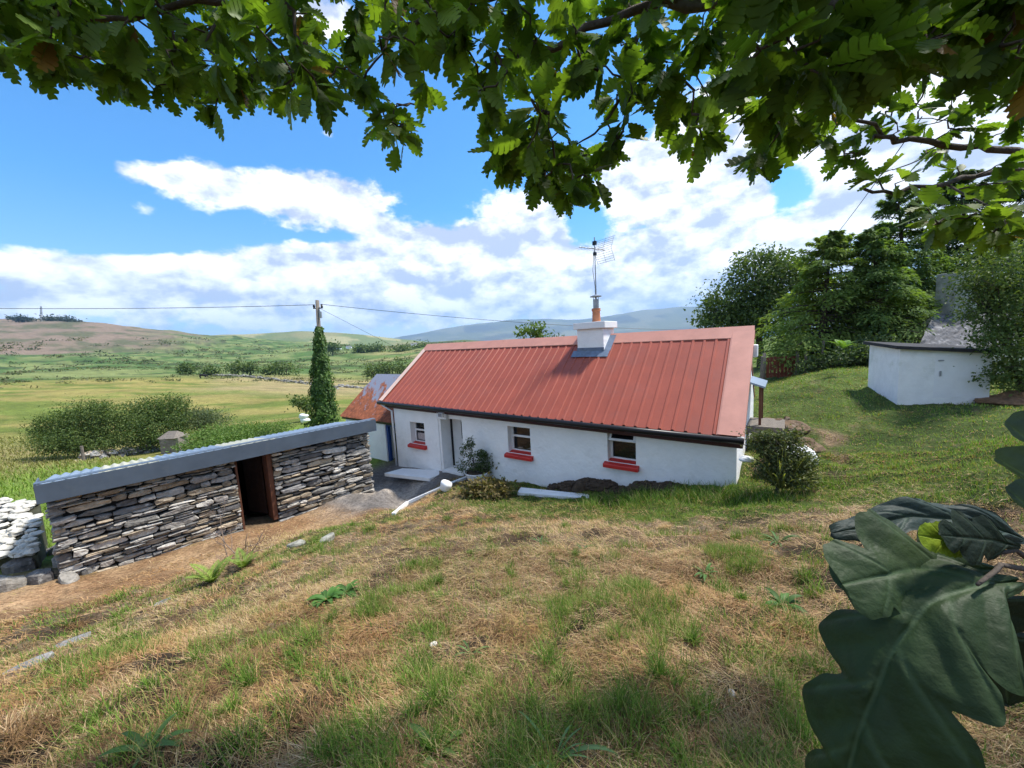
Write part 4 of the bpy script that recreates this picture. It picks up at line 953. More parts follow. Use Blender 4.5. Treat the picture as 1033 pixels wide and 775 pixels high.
# ------------------------------------------------------------------ white store, ruin, gate and small things on the right
A = at(905, 406, 9.5); Bl = at(875, 396, 11); Rr = at(998, 398, 8.9); zt0, zt1, zt2 = 3.53, 3.60, 3.36
fx = np.array([Rr[0] - A[0], Rr[1] - A[1], 0]); bx = np.array([Bl[0] - A[0], Bl[1] - A[1], 0]); A0 = np.array([A[0], A[1], 0])
store = thing('white_store', 'low white painted store box with flat black felt roof on the lawn', 'shed', A + (fx + bx) / 2)
q = MB(); zl = 1.9
def SB(u, v, z): return A0 + fx * u + bx * v + Z_ * z
def topz(u, v): return zt0 + (zt2 - zt0) * u + (zt1 - zt0) * v
V = [SB(u, v, z if z is not None else topz(u, v)) for u, v in ((0, 0), (1, 0), (1, 1), (0, 1)) for z in (zl, None)]
q.add(V, [(0, 2, 3, 1), (2, 4, 5, 3), (4, 6, 7, 5), (6, 0, 1, 7)]); build('body', q, mat('weathered_white_boards', (.82, .82, .80), .7, .08, 3, .3, 10, stain=(.52, .54, .46), stain_scale=1.4, stain_lo=.55, stain_hi=.78), store)
q = MB(); e_ = .07
V = [SB(u, v, topz(u, v) + z) for u, v in ((-e_, -e_), (1 + e_, -e_), (1 + e_, 1 + e_), (-e_, 1 + e_)) for z in (-.01, .07)]
q.add(V, [(0, 2, 3, 1), (2, 4, 5, 3), (4, 6, 7, 5), (6, 0, 1, 7), (1, 3, 5, 7), (0, 6, 4, 2)]); build('roof', q, mat('black_felt', (.035, .033, .036), .85, .25, 6, .4, 30), store)
q = MB(); fu = norm(fx); fn = np.array([fu[1], -fu[0], 0])
q.add([SB(u, 0, z) + fn * .004 for u, z in ((.40, A[2] + .12), (.93, A[2] + .17), (.93, zt0 - .26), (.40, zt0 - .17))], [(0, 1, 2, 3)])
dr_o = build('door', q, M_whitep, store)
q = MB(); q.box(SB(.46, 0, A[2] + .72) + fn * .025, .012 * fu, .012 * fn, .06 * Z_); build('handle', q, M_metal, dr_o)
q = MB(); q.box(SB(.46, 0, zt0 - .32) + fn * .02, .05 * fu, .008 * fn, .012 * Z_); build('hinge', q, M_metal, dr_o)
# ruin with slate roof and rendered chimney, under the trees behind
ruin = thing('old_outbuilding', 'old outbuilding with mottled grey slate roof and whitewashed chimney behind the store', 'outbuilding', at(965, 362, 13))
q = MB(); Yr = 13
a1, a2, a3, a4 = at(925, 352, Yr), at(1040, 352, Yr), at(1040, 316, Yr + 1.6), at(942, 317, Yr + 1.6)
nu, nv = 26, 12; V = []; gg = np.random.default_rng(4)
for i in range(nu):
    for j in range(nv):
        u, v = i / (nu - 1), j / (nv - 1); V.append(a1 * (1 - u) * (1 - v) + a2 * u * (1 - v) + a3 * u * v + a4 * (1 - u) * v + [0, gg.normal() * .012, gg.normal() * .02])
q.grid(V, nu, nv)
back = [a4 + [0, 1.6, -1.2], a3 + [0, 1.6, -1.2]]; q.add([a4, a3, back[1], back[0]], [(0, 1, 2, 3)])
build('roof', q, mat('mottled_slate', (.10, .098, .105), .85, .5, 5, .8, 14, stain=(.27, .26, .26), stain_scale=5, stain_lo=.54, stain_hi=.66), ruin)
q = MB(); q.add([a1 - [0, 0, .05], a2 - [0, 0, .05], a2 - [0, 0, 1.8], a1 - [0, 0, 1.8]], [(3, 2, 1, 0)]); q.add([a1 - [0, 0, .05], a4 - [0, 0, .04], back[0], back[0] - [0, 0, 1.2], a1 - [0, 0, 1.8]], [(0, 1, 2, 3, 4)])
build('wall', q, M_wstone, ruin)
q = MB(); c1, c2 = at(962, 300, Yr + 1.5), at(985, 300, Yr + 1.5); hw = (c2[0] - c1[0]) / 2; zc0, zc1 = at(970, 322, Yr + 1.5)[2] - .3, at(970, 274, Yr + 1.5)[2]
q.box(((c1[0] + c2[0]) / 2, c1[1] + .3, (zc0 + zc1) / 2), (hw, 0, 0), (0, .35, 0), (0, 0, (zc1 - zc0) / 2)); build('chimney', q, mat('shaded_stained_render', (.27, .28, .255), .9, .4, 4, .5, 12, stain=(.16, .17, .13), stain_scale=3), ruin, bevel=.03)  # white render greyed down: shade is in its base colour, mottled with stains
# gate
gb = at(787, 384, 16); gb[2] = hz1(gb[0], gb[1]); M_gate = mat('rusty_red_boards', (.17, .05, .03), .8, .4, 7, .4, 20)
gate = thing('garden_gate', 'rusty red boarded gate between posts below the conifers', 'gate', gb)
ge = np.array([.97, -.22, 0])
for sx in (-.62, .62):
    q = MB(); P = gb + ge * sx; q.tube([P - [0, 0, .2], P + [0, 0, 1.15]], .06, 8); build('gate_post', q, M_greywood, gate, True)
q = MB()
for k in range(8): q.box(gb + ge * (-.48 + .137 * k) + [0, 0, .52 + .02 * (k % 3)], ge * .058, (0.003, .012, 0), (0, 0, .43))
build('boards', q, M_gate, gate)
q = MB()
for z in (.25, .8): q.box(gb + [0, .025, z], ge * .55, (0.003, .012, 0), (0, 0, .04))
build('rails', q, M_darkwood, gate)
fp = [(812, 384, 'wooden fence post first right of the red gate'), (829, 379, 'wooden fence post second right of the red gate'), (768, 386, 'wooden fence post left of the red gate')]
for px, py, l_ in fp:
    P = at(px, py, 15.5); P[2] = hz1(P[0], P[1]); q = MB(); q.tube([P - [0, 0, .2], P + [0, 0, .6], P + [.02, 0, 1.12], P + [.02, 0, 1.15]], [.055, .05, .048, .02], 8); tag(build('fence_post', q, M_greywood, base=P), l_, 'post', 'fence posts by the garden gate')
# timber deck and little lean-to at the gable
dk = thing('timber_porch', 'small timber lean-to porch with blue-grey roof at the cottage gable', 'porch', CP(-.6, 2.2, 1.6))
for t in (2.1, 2.9):
    q = MB(); q.box(CP(-.24, t, 2.3), .025 * L_, .025 * W_, .66 * Z_); build('post', q, M_brownwood, dk)
q = MB(); q.add([CP(s, t, z) for s, t, z in ((-.02, 2.0, 3.03), (-.33, 2.0, 2.92), (-.33, 3.2, 2.92), (-.02, 3.2, 3.03), (-.02, 2.0, 3.07), (-.33, 2.0, 2.96), (-.33, 3.2, 2.96), (-.02, 3.2, 3.07))], [(0, 3, 2, 1), (4, 5, 6, 7), (0, 1, 5, 4), (1, 2, 6, 5), (2, 3, 7, 6), (3, 0, 4, 7)]); build('roof', q, M_shedroof, dk)
q = MB()
for k in range(8): q.box(CP(-.35, 2.02 + .12 * k, 2.08), .34 * L_, .055 * W_, .018 * Z_)
q.box(CP(-.35, 1.95, 2.02), .35 * L_, .02 * W_, .08 * Z_); build('deck', q, M_greywood, dk)
# rubble and earth cuttings beside it
for i, (px, py, Y, r, lbl) in enumerate([(800, 424, 7.6, (.42, .4, .26), 'brown earth and root heap on the lawn beside the cottage gable'), (790, 408, 8.6, (.4, .5, .26), 'grey brown rubble heap behind the earth heap at the gable'), (783, 440, 6.9, (.3, .3, .2), 'low earth heap directly behind the dark corner shrub')]):
    P = at(px, py, Y); P[2] = hz1(P[0], P[1]); q = MB(); gq = np.random.default_rng(60 + i); q.blob(P + [0, 0, .03], r, 30 + i, .5, 14, 20)
    for k in range(14):
        a = gq.uniform(0, 2 * PI); rr = gq.uniform(.2, .95); q.blob(P + [r[0] * rr * math.cos(a), r[1] * rr * math.sin(a), r[2] * (1.1 - rr) + .02], gq.uniform(.04, .11), k, .5, 6, 8)
    tag(build('earth_heap', q, mat('clod_earth', (.13, .085, .05), .95, .5, 8, .9, 18, stain=(.30, .26, .21), stain_scale=5, stain_lo=.55, stain_hi=.7)), lbl, 'heap', 'heaps by the cottage gable')
P = gnd(1012, 406); q = MB(); q.blob(P, (.55, .4, .22), 55, .5, 12, 18); tag(build('brash_heap', q, mat('dead_brash', (.17, .10, .055), .95, .5, 14, .9, 30)), 'heap of reddish dead cuttings under the bush right of the store', 'heap')
# white things round the house
q = MB(); P1, P2 = at(815, 463, 6.3), at(795, 459, 6.9); zz_ = hz1(P1[0], P1[1]); q.blob((P1 + P2) / 2, (.34, .26, .2), 8, .18, 12, 16); tag(build('painted_rock', q, M_concrete, smooth=True), 'white painted rock showing right of the dark corner shrub', 'rock')
q = MB(); P1 = at(751, 463, 6.35); q.blob(P1 + [.06, .03, -.02], (.12, .08, .055), 9, .18, 12, 16); tag(build('painted_rock', q, M_concrete, smooth=True), 'white painted rock left of the dark corner shrub at the wall corner', 'rock')
zs = .42; sl4 = [atz(387.6, 477.3, zs), atz(433, 482.4, zs), atz(454, 474.8, zs), atz(406, 472.3, zs)]
q = MB(); V = sl4 + [p - [0, 0, .10] for p in sl4]; q.add(V, [(3, 2, 1, 0)[::-1], (0, 1, 5, 4)[::-1], (1, 2, 6, 5)[::-1], (2, 3, 7, 6)[::-1], (3, 0, 4, 7)[::-1]]); tag(build('concrete_slab', q, M_concrete, bevel=.012), 'white painted concrete slab on the ground below the left window', 'slab')
q = MB(); k1 = [gnd(397, 520), gnd(411, 508), gnd(430, 499.5), gnd(452, 490), gnd(474, 481.5)]
for i in range(4):
    a_, b_ = k1[i], k1[i + 1]; dd = (b_ - a_); sd_ = norm(np.array([dd[1], -dd[0], 0])); q.box((a_ + b_) / 2 + [0, 0, .0], dd / 2 * .995, sd_ * .045, Z_ * .06)
tag(build('painted_kerb', q, M_concrete, bevel=.012), 'thin white painted kerb edging the gravel yard', 'kerb')
P = gnd(450, 494); q = MB(); q.blob(P + [0, 0, .10], .15, 3, .18, 12, 16); tag(build('painted_rock', q, M_concrete, smooth=True), 'round white painted rock on the kerb by the front door', 'rock')
pk = [at(525.6, 495, 8.3), at(603.8, 498, 7.6), at(600.7, 502, 7.35), at(522, 499.3, 8.05)]
zg = [max(hz1(p[0], p[1]), p[2]) for p in pk]
q = MB(); pk = [gnd(525.6, 496), gnd(603.8, 499), gnd(600.7, 503), gnd(522, 501)]; zm_ = np.mean([p[2] for p in pk]); pk = [np.array([p[0], p[1], p[2] * .6 + zm_ * .4 + .05]) for p in pk]; V = pk + [p - [0, 0, .07] for p in pk]; q.add(V, [(0, 1, 2, 3)[::-1], (0, 1, 5, 4), (1, 2, 6, 5), (2, 3, 7, 6), (3, 0, 4, 7)]); tag(build('painted_plank', q, M_concrete, bevel=.008), 'long white painted plank lying before the cottage wall', 'plank')
# peat heap in front of the wall
q = MB(); gq = np.random.default_rng(9)
for (s_, rx, rz) in ((3.55, .30, .13), (3.2, .36, .19), (2.85, .34, .18), (2.5, .34, .10), (2.1, .3, .06), (1.55, .35, .05), (1.1, .35, .05)):
    P = CP(s_, -.20, 0); P[2] = hz1(P[0], P[1]) + .02; q.blob(P, (rx, rx * .6, rz), int(s_ * 99), .2, 14, 20)
    for k in range(70):
        a = gq.uniform(0, 2 * PI); f = math.sqrt(gq.uniform(0, 1)); q.blob(P + [rx * f * math.cos(a), rx * .6 * f * math.sin(a), rz * math.sqrt(max(1 - f * f, 0)) * .95], gq.uniform(.015, .055) * np.array([1.3, 1, .7]), k + int(s_ * 50), .5, 5, 7)
tag(build('peat_heap', q, M_soil), 'dark heap of dug earth and turf along the cottage wall', 'heap')

# planter and rose bush
P = gnd(482, 484); P2 = np.array([P[0], P[1], hz1(P[0], P[1])])
pl = thing('planter', 'white painted stone planter by the front door', 'planter', P2)
q = MB(); q.tube([P2 - [0, 0, .05], P2 + [0, 0, .02], P2 + [0, 0, .20], P2 + [0, 0, .24], P2 + [0, 0, .24]], [.24, .26, .33, .34, .27], 18); build('tub', q, M_concrete, pl, True)
q = MB(); q.tube([P2 + [0, 0, .2], P2 + [0, 0, .225]], [.29, .29], 18); build('soil', q, M_soil, pl)
rb = bushy('rose_bush', 'thin leafy rose bush growing in the white planter', 'shrub', [(480, 463, 11, 9, 0), (470, 457, 5, 7, 0), (487, 468, 9, 8, 0), (474, 446, 3, 4, 0), (468, 470, 5, 5, 0)], P2[1], 2200, .055, [(.04, .07, .02), (.09, .13, .045), (.2, .19, .16)], 131, clump=.07, base_px=(482, 480), r0=.014, base_z=P2[2] + .2)
rb['label'] = 'thin leafy rose bush growing in the white planter'
bushy('dry_bush', 'straw coloured dry heather bush beside the white planter', 'shrub', [(492, 494, 14, 8, 0), (478, 494, 9, 6, 0), (505, 494, 8, 6, 0)], 8.6, 1800, .10, [(.11, .085, .035), (.20, .16, .06), (.12, .14, .04)], 132, clump=.10, base_px=(492, 503), r0=.012)
# corner shrub with strap leaves
csh = bushy('corner_shrub', 'dark bushy shrub with yellow strap leaves at the right cottage corner', 'shrub', [(795, 480, 22, 10, 0), (785, 468, 20, 12, 0), (766, 448, 10, 9, .1), (779, 452, 12, 13, 0), (798, 452, 11, 13, 0), (790, 440, 7, 6, 0), (808, 462, 9, 9, 0), (758, 438, 5, 4, .1), (804, 438, 4, 5, 0), (772, 436, 4, 5, 0), (815, 470, 6, 6, 0)], 5.9, 8500, .045, [(.05, .06, .025), (.12, .15, .05), (.17, .17, .07)], 133, clump=.07, base_px=(788, 492), r0=.03)
g_ = np.random.default_rng(14); lbs = LB(); cb_ = np.array(csh.location)
for k in range(110):
    a = g_.uniform(0, 2 * PI); el = g_.uniform(.75, 1.45); L = g_.uniform(.5, 1.0); o2 = np.array([math.cos(a), math.sin(a), 0]); b0 = cb_ + o2 * .1 + Z_ * .15; pts = [b0 + o2 * L * s * math.cos(el) + Z_ * (L * s * math.sin(el) - .5 * L * s * s * (1.2 - el * .6)) for s in np.linspace(0, 1, 7)]
    sd_ = np.array([-o2[1], o2[0], 0]); wv = [.009, .011, .011, .010, .008, .005, .001]; V = np.array([p + sd_ * w_ * sg for p, w_ in zip(pts, wv) for sg in (-1, 1)])
    lbs.tri(V[None], np.array([[.26, .27, .08]]) * g_.uniform(.5, 1.3), [(2 * i, 2 * i + 1, 2 * i + 2) for i in range(6)] + [(2 * i + 1, 2 * i + 3, 2 * i + 2) for i in range(6)])
lbs.build('strap_leaves', M_leaf, csh)

# field furniture: hut, post, low wall, white stones, cow
hb_ = at(176, 447, 25); hb_[2] = hz1(hb_[0], hb_[1]); hut = thing('field_hut', 'tiny grey stone hut in the field before the thorn bushes', 'hut', hb_)
q = MB(); q.box(hb_ + [0, 0, .5], (.52, .1, 0), (-.1, .5, 0), (0, 0, .52)); build('wall', q, mat('grey_brown_stone', (.20, .17, .145), .9, .4, 6, .8, 8), hut)
q = MB(); q.add([hb_ + p for p in ((-.68, -.5, 1.02), (.55, -.62, 1.02), (.68, .5, 1.02), (-.55, .62, 1.02), (-.3, 0, 1.42), (.3, 0, 1.42))], [(0, 1, 5, 4), (1, 2, 5), (2, 3, 4, 5), (3, 0, 4), (3, 2, 1, 0)]); build('roof', q, M_greywood, hut)
P = at(84, 461, 24); P[2] = hz1(P[0], P[1]); q = MB(); q.tube([P - [0, 0, .2], P + [0, 0, 1.0]], .085, 8); tag(build('fence_post', q, M_greywood, base=P), 'lone pale wooden post below the left thorn bush', 'post')
def rubble_wall(lbl, A, B, h, seed, n, r, m=M_stone, cols=STONES):
    g = np.random.default_rng(seed); q = MB()
    for k in range(n):
        f = g.uniform(0, 1); P = A * (1 - f) + B * f; P[2] = hz1(P[0], P[1]) + g.uniform(0, h); P[:2] += g.normal(size=2) * r * .8
        q.blob(P, r * g.uniform(.5, 1.2) * np.array([1.2, 1, .65]), k, .4, 6, 8, np.array(cols[int(g.integers(len(cols)))]) * g.uniform(.8, 1.5))
    return tag(build('field_wall', q, m), lbl, 'wall')
rubble_wall('tumbled grey stone wall in the field between the post and the hut', at(88, 458, 25), at(150, 444, 27), .45, 71, 130, .22)
rubble_wall('long low grey stone wall along the far tan field', at(205, 373, 168), at(345, 389, 120), .7, 72, 260, .5, cols=[(.13, .125, .105), (.2, .19, .16)])
rubble_wall('short dark field wall beyond the ivy pole', at(340, 383, 132), at(378, 385, 128), .7, 73, 70, .55, cols=STONES[1:2])
for i, (px, py, l_) in enumerate(((306, 420, 'upper of two white stones beside the ivy pole'), (308, 424, 'lower of two white stones beside the ivy pole'))):
    P = at(px, py, 22.5); P[2] = max(P[2], hz1(P[0], P[1])); q = MB(); q.blob(P, (.28, .22, .16), i + 3, .25, 10, 12); tag(build('white_stone', q, M_concrete, smooth=True), l_, 'rock', 'white stones in the field')
cwb = at(205, 380.5, 138); cwb[2] = hz1(cwb[0], cwb[1]); cow = thing('cow', 'black cow grazing far off on the field brow', 'cow', cwb)
me = bpy.data.meshes.new('body'); sk = [(-1.0, 0, 1.25), (-.45, 0, 1.2), (.2, 0, 1.15), (.75, 0, 1.25), (1.15, 0, 1.05), (1.45, 0, .55), (1.55, 0, .25), (-.9, .2, .6), (-.85, .2, .05), (-.9, -.2, .6), (-.85, -.2, .05), (.7, .2, .6), (.7, .2, .05), (.7, -.2, .6), (.7, -.2, .05), (-1.15, 0, .9), (-1.15, 0, .5)]
me.from_pydata(sk, [(0, 1), (1, 2), (2, 3), (3, 4), (4, 5), (5, 6), (0, 7), (7, 8), (0, 9), (9, 10), (3, 11), (11, 12), (3, 13), (13, 14), (0, 15), (15, 16)], [])
co = bpy.data.objects.new('body', me); COL.objects.link(co); co.parent = cow; me.materials.append(mat('black_hide', (.012, .011, .010), .7))
sm = co.modifiers.new('skin', 'SKIN'); rads = [.36, .45, .45, .36, .2, .16, .1, .13, .07, .13, .07, .12, .07, .12, .07, .04, .05]
for i, r in enumerate(rads): me.skin_vertices[0].data[i].radius = (r, r)
me.skin_vertices[0].data[1].use_root = True; co.modifiers.new('sub', 'SUBSURF').levels = 1; cow.rotation_euler = (0, 0, .3)
# far white cottages in the valley
for i, (px, py, Y, l_) in enumerate(((341, 349.5, 620, 'tiny far white house just right of the ivy pole'), (352, 350.5, 650, 'tiny far pale house further right in the valley'), (418, 354, 560, 'tiny far white house next to the red roof end'))):
    b = at(px, py, Y); b[2] = hz1(b[0], b[1]); h = thing('farmhouse', l_, 'house', b, 'far white farmhouses in the valley')
    q = MB(); q.box(b + [0, 0, 1.3], (4.2, .6, 0), (-.4, 2.6, 0), (0, 0, 1.5)); build('wall', q, M_white, h)
    q = MB(); q.add([b + p for p in ((-4.2, -3.4, 2.7), (4.8, -2.1, 2.7), (4.2, 3.4, 2.7), (-4.8, 2.1, 2.7), (-4.6, -.7, 4.6), (4.6, .7, 4.6))], [(0, 1, 5, 4), (2, 3, 4, 5), (1, 2, 5), (3, 0, 4)]); build('roof', q, mat('grey_slate', (.16, .16, .175), .8), h)
# ------------------------------------------------------------------ the oak whose boughs hang over the view
g_ = np.random.default_rng(21)
ob = np.array([5.3, 1.9, 0.]); ob[2] = hz1(ob[0], ob[1])
oak = thing('oak_tree', 'oak tree with leafy boughs overhanging the whole top of the view', 'tree', ob)
bx_ = [-150, 0, 30, 60, 100, 150, 200, 215, 235, 260, 300, 345, 380, 403, 425, 440, 452, 470, 485, 500, 530, 565, 590, 610, 630, 650, 680, 705, 730, 750, 765, 800, 830, 860, 900, 950, 1033, 1200]
by_ = [50, 45, 72, 78, 88, 96, 100, 130, 108, 100, 108, 112, 140, 160, 150, 100, 62, 58, 125, 165, 185, 205, 205, 185, 150, 112, 128, 160, 140, 165, 175, 150, 160, 130, 120, 105, 95, 95]
def bnd(px): return np.interp(px, bx_, by_)
gaps = [(336, 18, 16, 22), (462, 95, 14, 34), (655, 140, 14, 26), (790, 45, 12, 16), (700, 60, 10, 12), (930, 95, 60, 16), (1000, 60, 30, 14), (240, 45, 6, 8), (190, 25, 8, 6), (740, 80, 12, 10), (640, 60, 9, 9), (860, 20, 10, 8), (600, 105, 8, 10)]
limb_px = [[(1060, 158, 2.5), (1000, 150, 2.3), (950, 146, 2.15), (905, 140, 2.05), (882, 137, 2.0)], [(905, 140, 2.05), (860, 118, 1.95), (838, 92, 1.85), (815, 70, 1.75), (770, 45, 1.7)],
           [(1060, 168, 2.4), (1000, 174, 2.25), (955, 186, 2.1), (905, 190, 2.0), (872, 191, 1.95)], [(1060, 80, 1.6), (980, 40, 1.5), (880, 10, 1.5), (760, -5, 1.5), (690, 5, 1.55), (640, 10, 1.6), (575, 35, 1.6), (525, 62, 1.65)],
           [(690, 5, 1.55), (560, -25, 1.6), (470, 8, 1.6), (420, 25, 1.6), (390, 38, 1.6)], [(560, -25, 1.6), (400, -40, 1.6), (280, -5, 1.55), (160, 10, 1.5), (60, 22, 1.5), (-40, 40, 1.5)],
           [(655, 8, 1.6), (640, 60, 1.6), (622, 105, 1.6), (600, 135, 1.62)], [(280, -5, 1.55), (300, 30, 1.5), (330, 70, 1.5)], [(760, -5, 1.5), (740, 60, 1.6), (730, 100, 1.65)], [(1060, 80, 2.2), (1015, 92, 2.2), (985, 108, 2.2), (958, 116, 2.2)], [(1000, 150, 2.3), (975, 128, 2.25), (952, 118, 2.2), (920, 122, 2.2)], [(950, 146, 2.15), (925, 165, 2.1), (900, 172, 2.1), (880, 172, 2.1)], [(882, 137, 2.), (868, 150, 2.), (858, 168, 2.)],
           [(955, 186, 2.1), (985, 205, 1.9), (1010, 215, 1.8), (1035, 212, 1.75)]]
root_top = ob + np.array([-.5, .2, 3.6])
mb = MB(); mb.tube([ob - [0, 0, .4], ob + [0, 0, .5], ob + [-.15, .05, 2.0], root_top, root_top + [-.4, -.2, 1.5]], [.42, .30, .25, .19, .08], 12)
build('trunk', mb, M_bark, oak, True)
nodes = []; br = MB()
def jit(pts, g, k=3, amp=.012):
    out = []
    for i in range(len(pts) - 1):
        for j in range(k): out.append(pts[i] + (pts[i + 1] - pts[i]) * j / k + (g.normal(size=3) * amp if (i or j) else 0))
    return out + [pts[-1]]
for i, L in enumerate(limb_px):
    P = [at(*q) for q in L]; r0 = (.017, .009, .013, .022, .014, .016, .010, .008, .009, .004, .004, .004, .003, .006)[i]
    if i in (0, 2, 3, 9): P = [root_top, root_top * .5 + P[0] * .5 + [0, 0, .25]] + P; rs = [r0 * 2.6, r0 * 1.8] + list(np.linspace(r0 * 1.3, r0 * .5, len(L)))
    else: rs = list(np.linspace(r0, r0 * .4, len(L)))
    Q = jit(P, g_); br.tube(Q, np.interp(np.linspace(0, 1, len(Q)), np.linspace(0, 1, len(rs)), rs), 7); nodes += Q
centers = []
while len(centers) < 720:
    px = g_.uniform(-160, 1190); b = bnd(px); py = b - 12 - (b + 130) * g_.uniform(0, 1) ** 1.25
    if any(((px - a) / c) ** 2 + ((py - b2) / d) ** 2 < 1 for a, b2, c, d in gaps): continue
    if px > 880 and py > 60 and g_.uniform() < .2: continue
    near = sstep(720, 860, np.array([px]))[0] * sstep(90, 20, np.array([py]))[0] if False else (1 if (px > 740 and py < 85) else 0)
    Y = g_.uniform(.85, 1.25) if near and g_.uniform() < .75 else g_.uniform(1.25, 2.1)
    if px > 870 and py > 55: Y = g_.uniform(1.9, 2.5)
    centers.append((at(px, py, Y), 0))
for px, py, Y in [(935, 210, 1.75), (960, 222, 1.8), (985, 215, 1.75), (1010, 220, 1.7), (1000, 236, 1.75), (1028, 205, 1.7), (970, 205, 1.9), (1022, 235, 1.7), (945, 228, 1.8), (885, 180, 2.0), (912, 182, 1.95)]: centers.append((at(px, py, Y), 1))
for px, py in [(1015, 130), (985, 128), (960, 130), (935, 126), (905, 125), (1020, 100), (990, 95), (960, 100), (925, 105), (895, 110), (860, 138), (852, 160), (1022, 182), (995, 186), (1030, 120), (945, 150), (1010, 165), (965, 168)]: centers.append((at(px, py, g_.uniform(2.0, 2.35)), 0))
for px, py, Y in [(570, 205, 1.6), (590, 190, 1.6), (403, 150, 1.6), (545, 190, 1.6), (690, 150, 1.7), (756, 172, 1.7), (500, 160, 1.6), (705, 150, 1.6), (215, 122, 1.6), (520, 178, 1.6)]: centers.append((at(px, py - 10, Y), 0))
nodes = [np.array(n) for n in nodes]; NA = np.array(nodes)
order = np.argsort([np.min(np.linalg.norm(NA - c, axis=1)) for c, _ in centers])
lbA = LB()
def oakleaf_template():
    s, w, sl_ = [0, .06], [.012, .03], [0, .06]
    for c, h, a in ((.16, .07, .13), (.30, .075, .21), (.46, .085, .28), (.63, .085, .31), (.79, .08, .25), (.93, .062, .13)):
        for q, k, sh in ((-.98, .52, .0), (-.6, .86, .02), (.05, 1, .045), (.65, .84, .06)): s.append(c + q * h); w.append(a * k); sl_.append(c + q * h + sh)
    s.append(1.0); w.append(.0); sl_.append(1.0)
    return np.array(s), np.array(sl_), np.array(w)
ts, tl_, tw = oakleaf_template()
T_ = []
NS_ = len(ts)
for i in range(NS_ - 1):
    a, b = i * 3, i * 3 + 3
    T_ += [(a, a + 1, b), (a + 1, b + 1, b), (a + 1, a + 2, b + 1), (a + 2, b + 2, b + 1)]
PP, DD, NN, LL, CC = [], [], [], [], []
for ci in order:
    c, kind = centers[ci]; dist = np.linalg.norm(NA - c, axis=1); k = int(np.argmin(dist)); a = NA[k]
    md = (a + c) / 2 + g_.normal(size=3) * .03 * min(dist[k] * 4, 1); tip = c
    br.tube([a, (a + md) / 2 + g_.normal(size=3) * .008, md, (md + c) / 2 + g_.normal(size=3) * .008, c], [.0045, .004, .0035, .003, .002], 5)
    NA = np.concatenate([NA, [md, c]])
    dirr = norm(c - a + np.array([0, 0, -.03])); nl = int(g_.integers(7, 12)); tone = g_.uniform(0, 1)
    for j in range(nl):
        f = g_.uniform(.45, 1.05); p = md + (c - md) * min(f, 1) + g_.normal(size=3) * .008
        o = norm(dirr * g_.uniform(.3, 1.1) + rdir(1, g_)[0] * .9 + np.array([0, 0, -.30]))
        pet = .012; PP.append(p + o * pet); DD.append(o); NN.append(rdir(1, g_)[0] * .75 + np.array([0, 0, .9])); LL.append(g_.uniform(.065, .115) * (1.0 if kind == 0 else 1.05))
        base = np.array([.055, .10, .013]) * (1 - tone) + np.array([.13, .205, .026]) * tone
        if kind == 1: base = np.array([.13, .19, .03])
        if g_.uniform() < .012: base = np.array([.19, .11, .03])
        CC.append(base * g_.uniform(.75, 1.3))
PP, DD, NN, LL, CC = map(np.array, (PP, DD, NN, LL, CC)); n = len(PP)
S_ = norm(np.cross(DD, NN)); N2 = np.cross(S_, DD); cup = g_.uniform(-.25, .5, n); bend = g_.uniform(-.1, .35, n); tws = g_.normal(size=n) * .25
V = np.zeros((n, NS_ * 3, 3)); wscale = g_.uniform(.85, 1.15, n)
for i in range(NS_):
    mid = PP + DD * (LL * ts[i])[:, None] - N2 * (LL * bend * ts[i] ** 2)[:, None]
    tw_ = tws * ts[i]
    for q, sg in ((0, -1), (1, 0), (2, 1)):
        if sg == 0: V[:, i * 3 + 1] = mid; continue
        wj = tw[i] * (1 + .06 * g_.normal(size=n)) * wscale
        V[:, i * 3 + q] = mid + DD * (LL * (tl_[i] - ts[i]))[:, None] + S_ * (sg * LL * wj * np.cos(tw_))[:, None] + N2 * (LL * wj * (cup + sg * np.sin(tw_)))[:, None]
lbA.tri(V, CC, T_)
lbA.build('foliage', M_oakleaf, oak)
# near leaves on the low twig at the lower right
def leaf_mat(name, c0, c1, rough, transl=.0):
    m = mat(name, (1, 1, 1), rough, .18, 30, .25, 160, attr=True, spec=.2, transl=transl, bdist=.004, stain=(.12, .07, .025), stain_scale=38, stain_lo=.69, stain_hi=.71)
    nt = m.node_tree; N = nt.nodes; p = [q for q in N if q.type == 'BSDF_PRINCIPLED'][0]; b0 = p.inputs['Normal'].links[0].from_node; geo = N.new('ShaderNodeNewGeometry'); vo = N.new('ShaderNodeTexVoronoi'); vo.feature = 'DISTANCE_TO_EDGE'; vo.inputs['Scale'].default_value = 330
    nt.links.new(geo.outputs['Position'], vo.inputs['Vector']); mr_ = N.new('ShaderNodeMapRange'); mr_.inputs[1].default_value = 0; mr_.inputs[2].default_value = .22; nt.links.new(vo.outputs['Distance'], mr_.inputs[0])
    b1 = N.new('ShaderNodeBump'); b1.inputs['Strength'].default_value = .10; b1.inputs['Distance'].default_value = .0006; nt.links.new(mr_.outputs[0], b1.inputs['Height']); nt.links.new(b0.outputs[0], b1.inputs['Normal']); nt.links.new(b1.outputs[0], p.inputs['Normal'])
    return m
M_big = leaf_mat('glossy_oak_leaf', 0, 0, .58, .14)
def dome(u, lobes, floor):
    w = floor(u)
    for c, h, a in lobes: w = np.maximum(w, a * np.sqrt(np.clip(1 - ((u - c) / h) ** 2, 0, 1)) ** .8)
    ker = np.hanning(7); ker /= ker.sum(); return np.convolve(np.pad(w, 3, 'edge'), ker, 'valid')
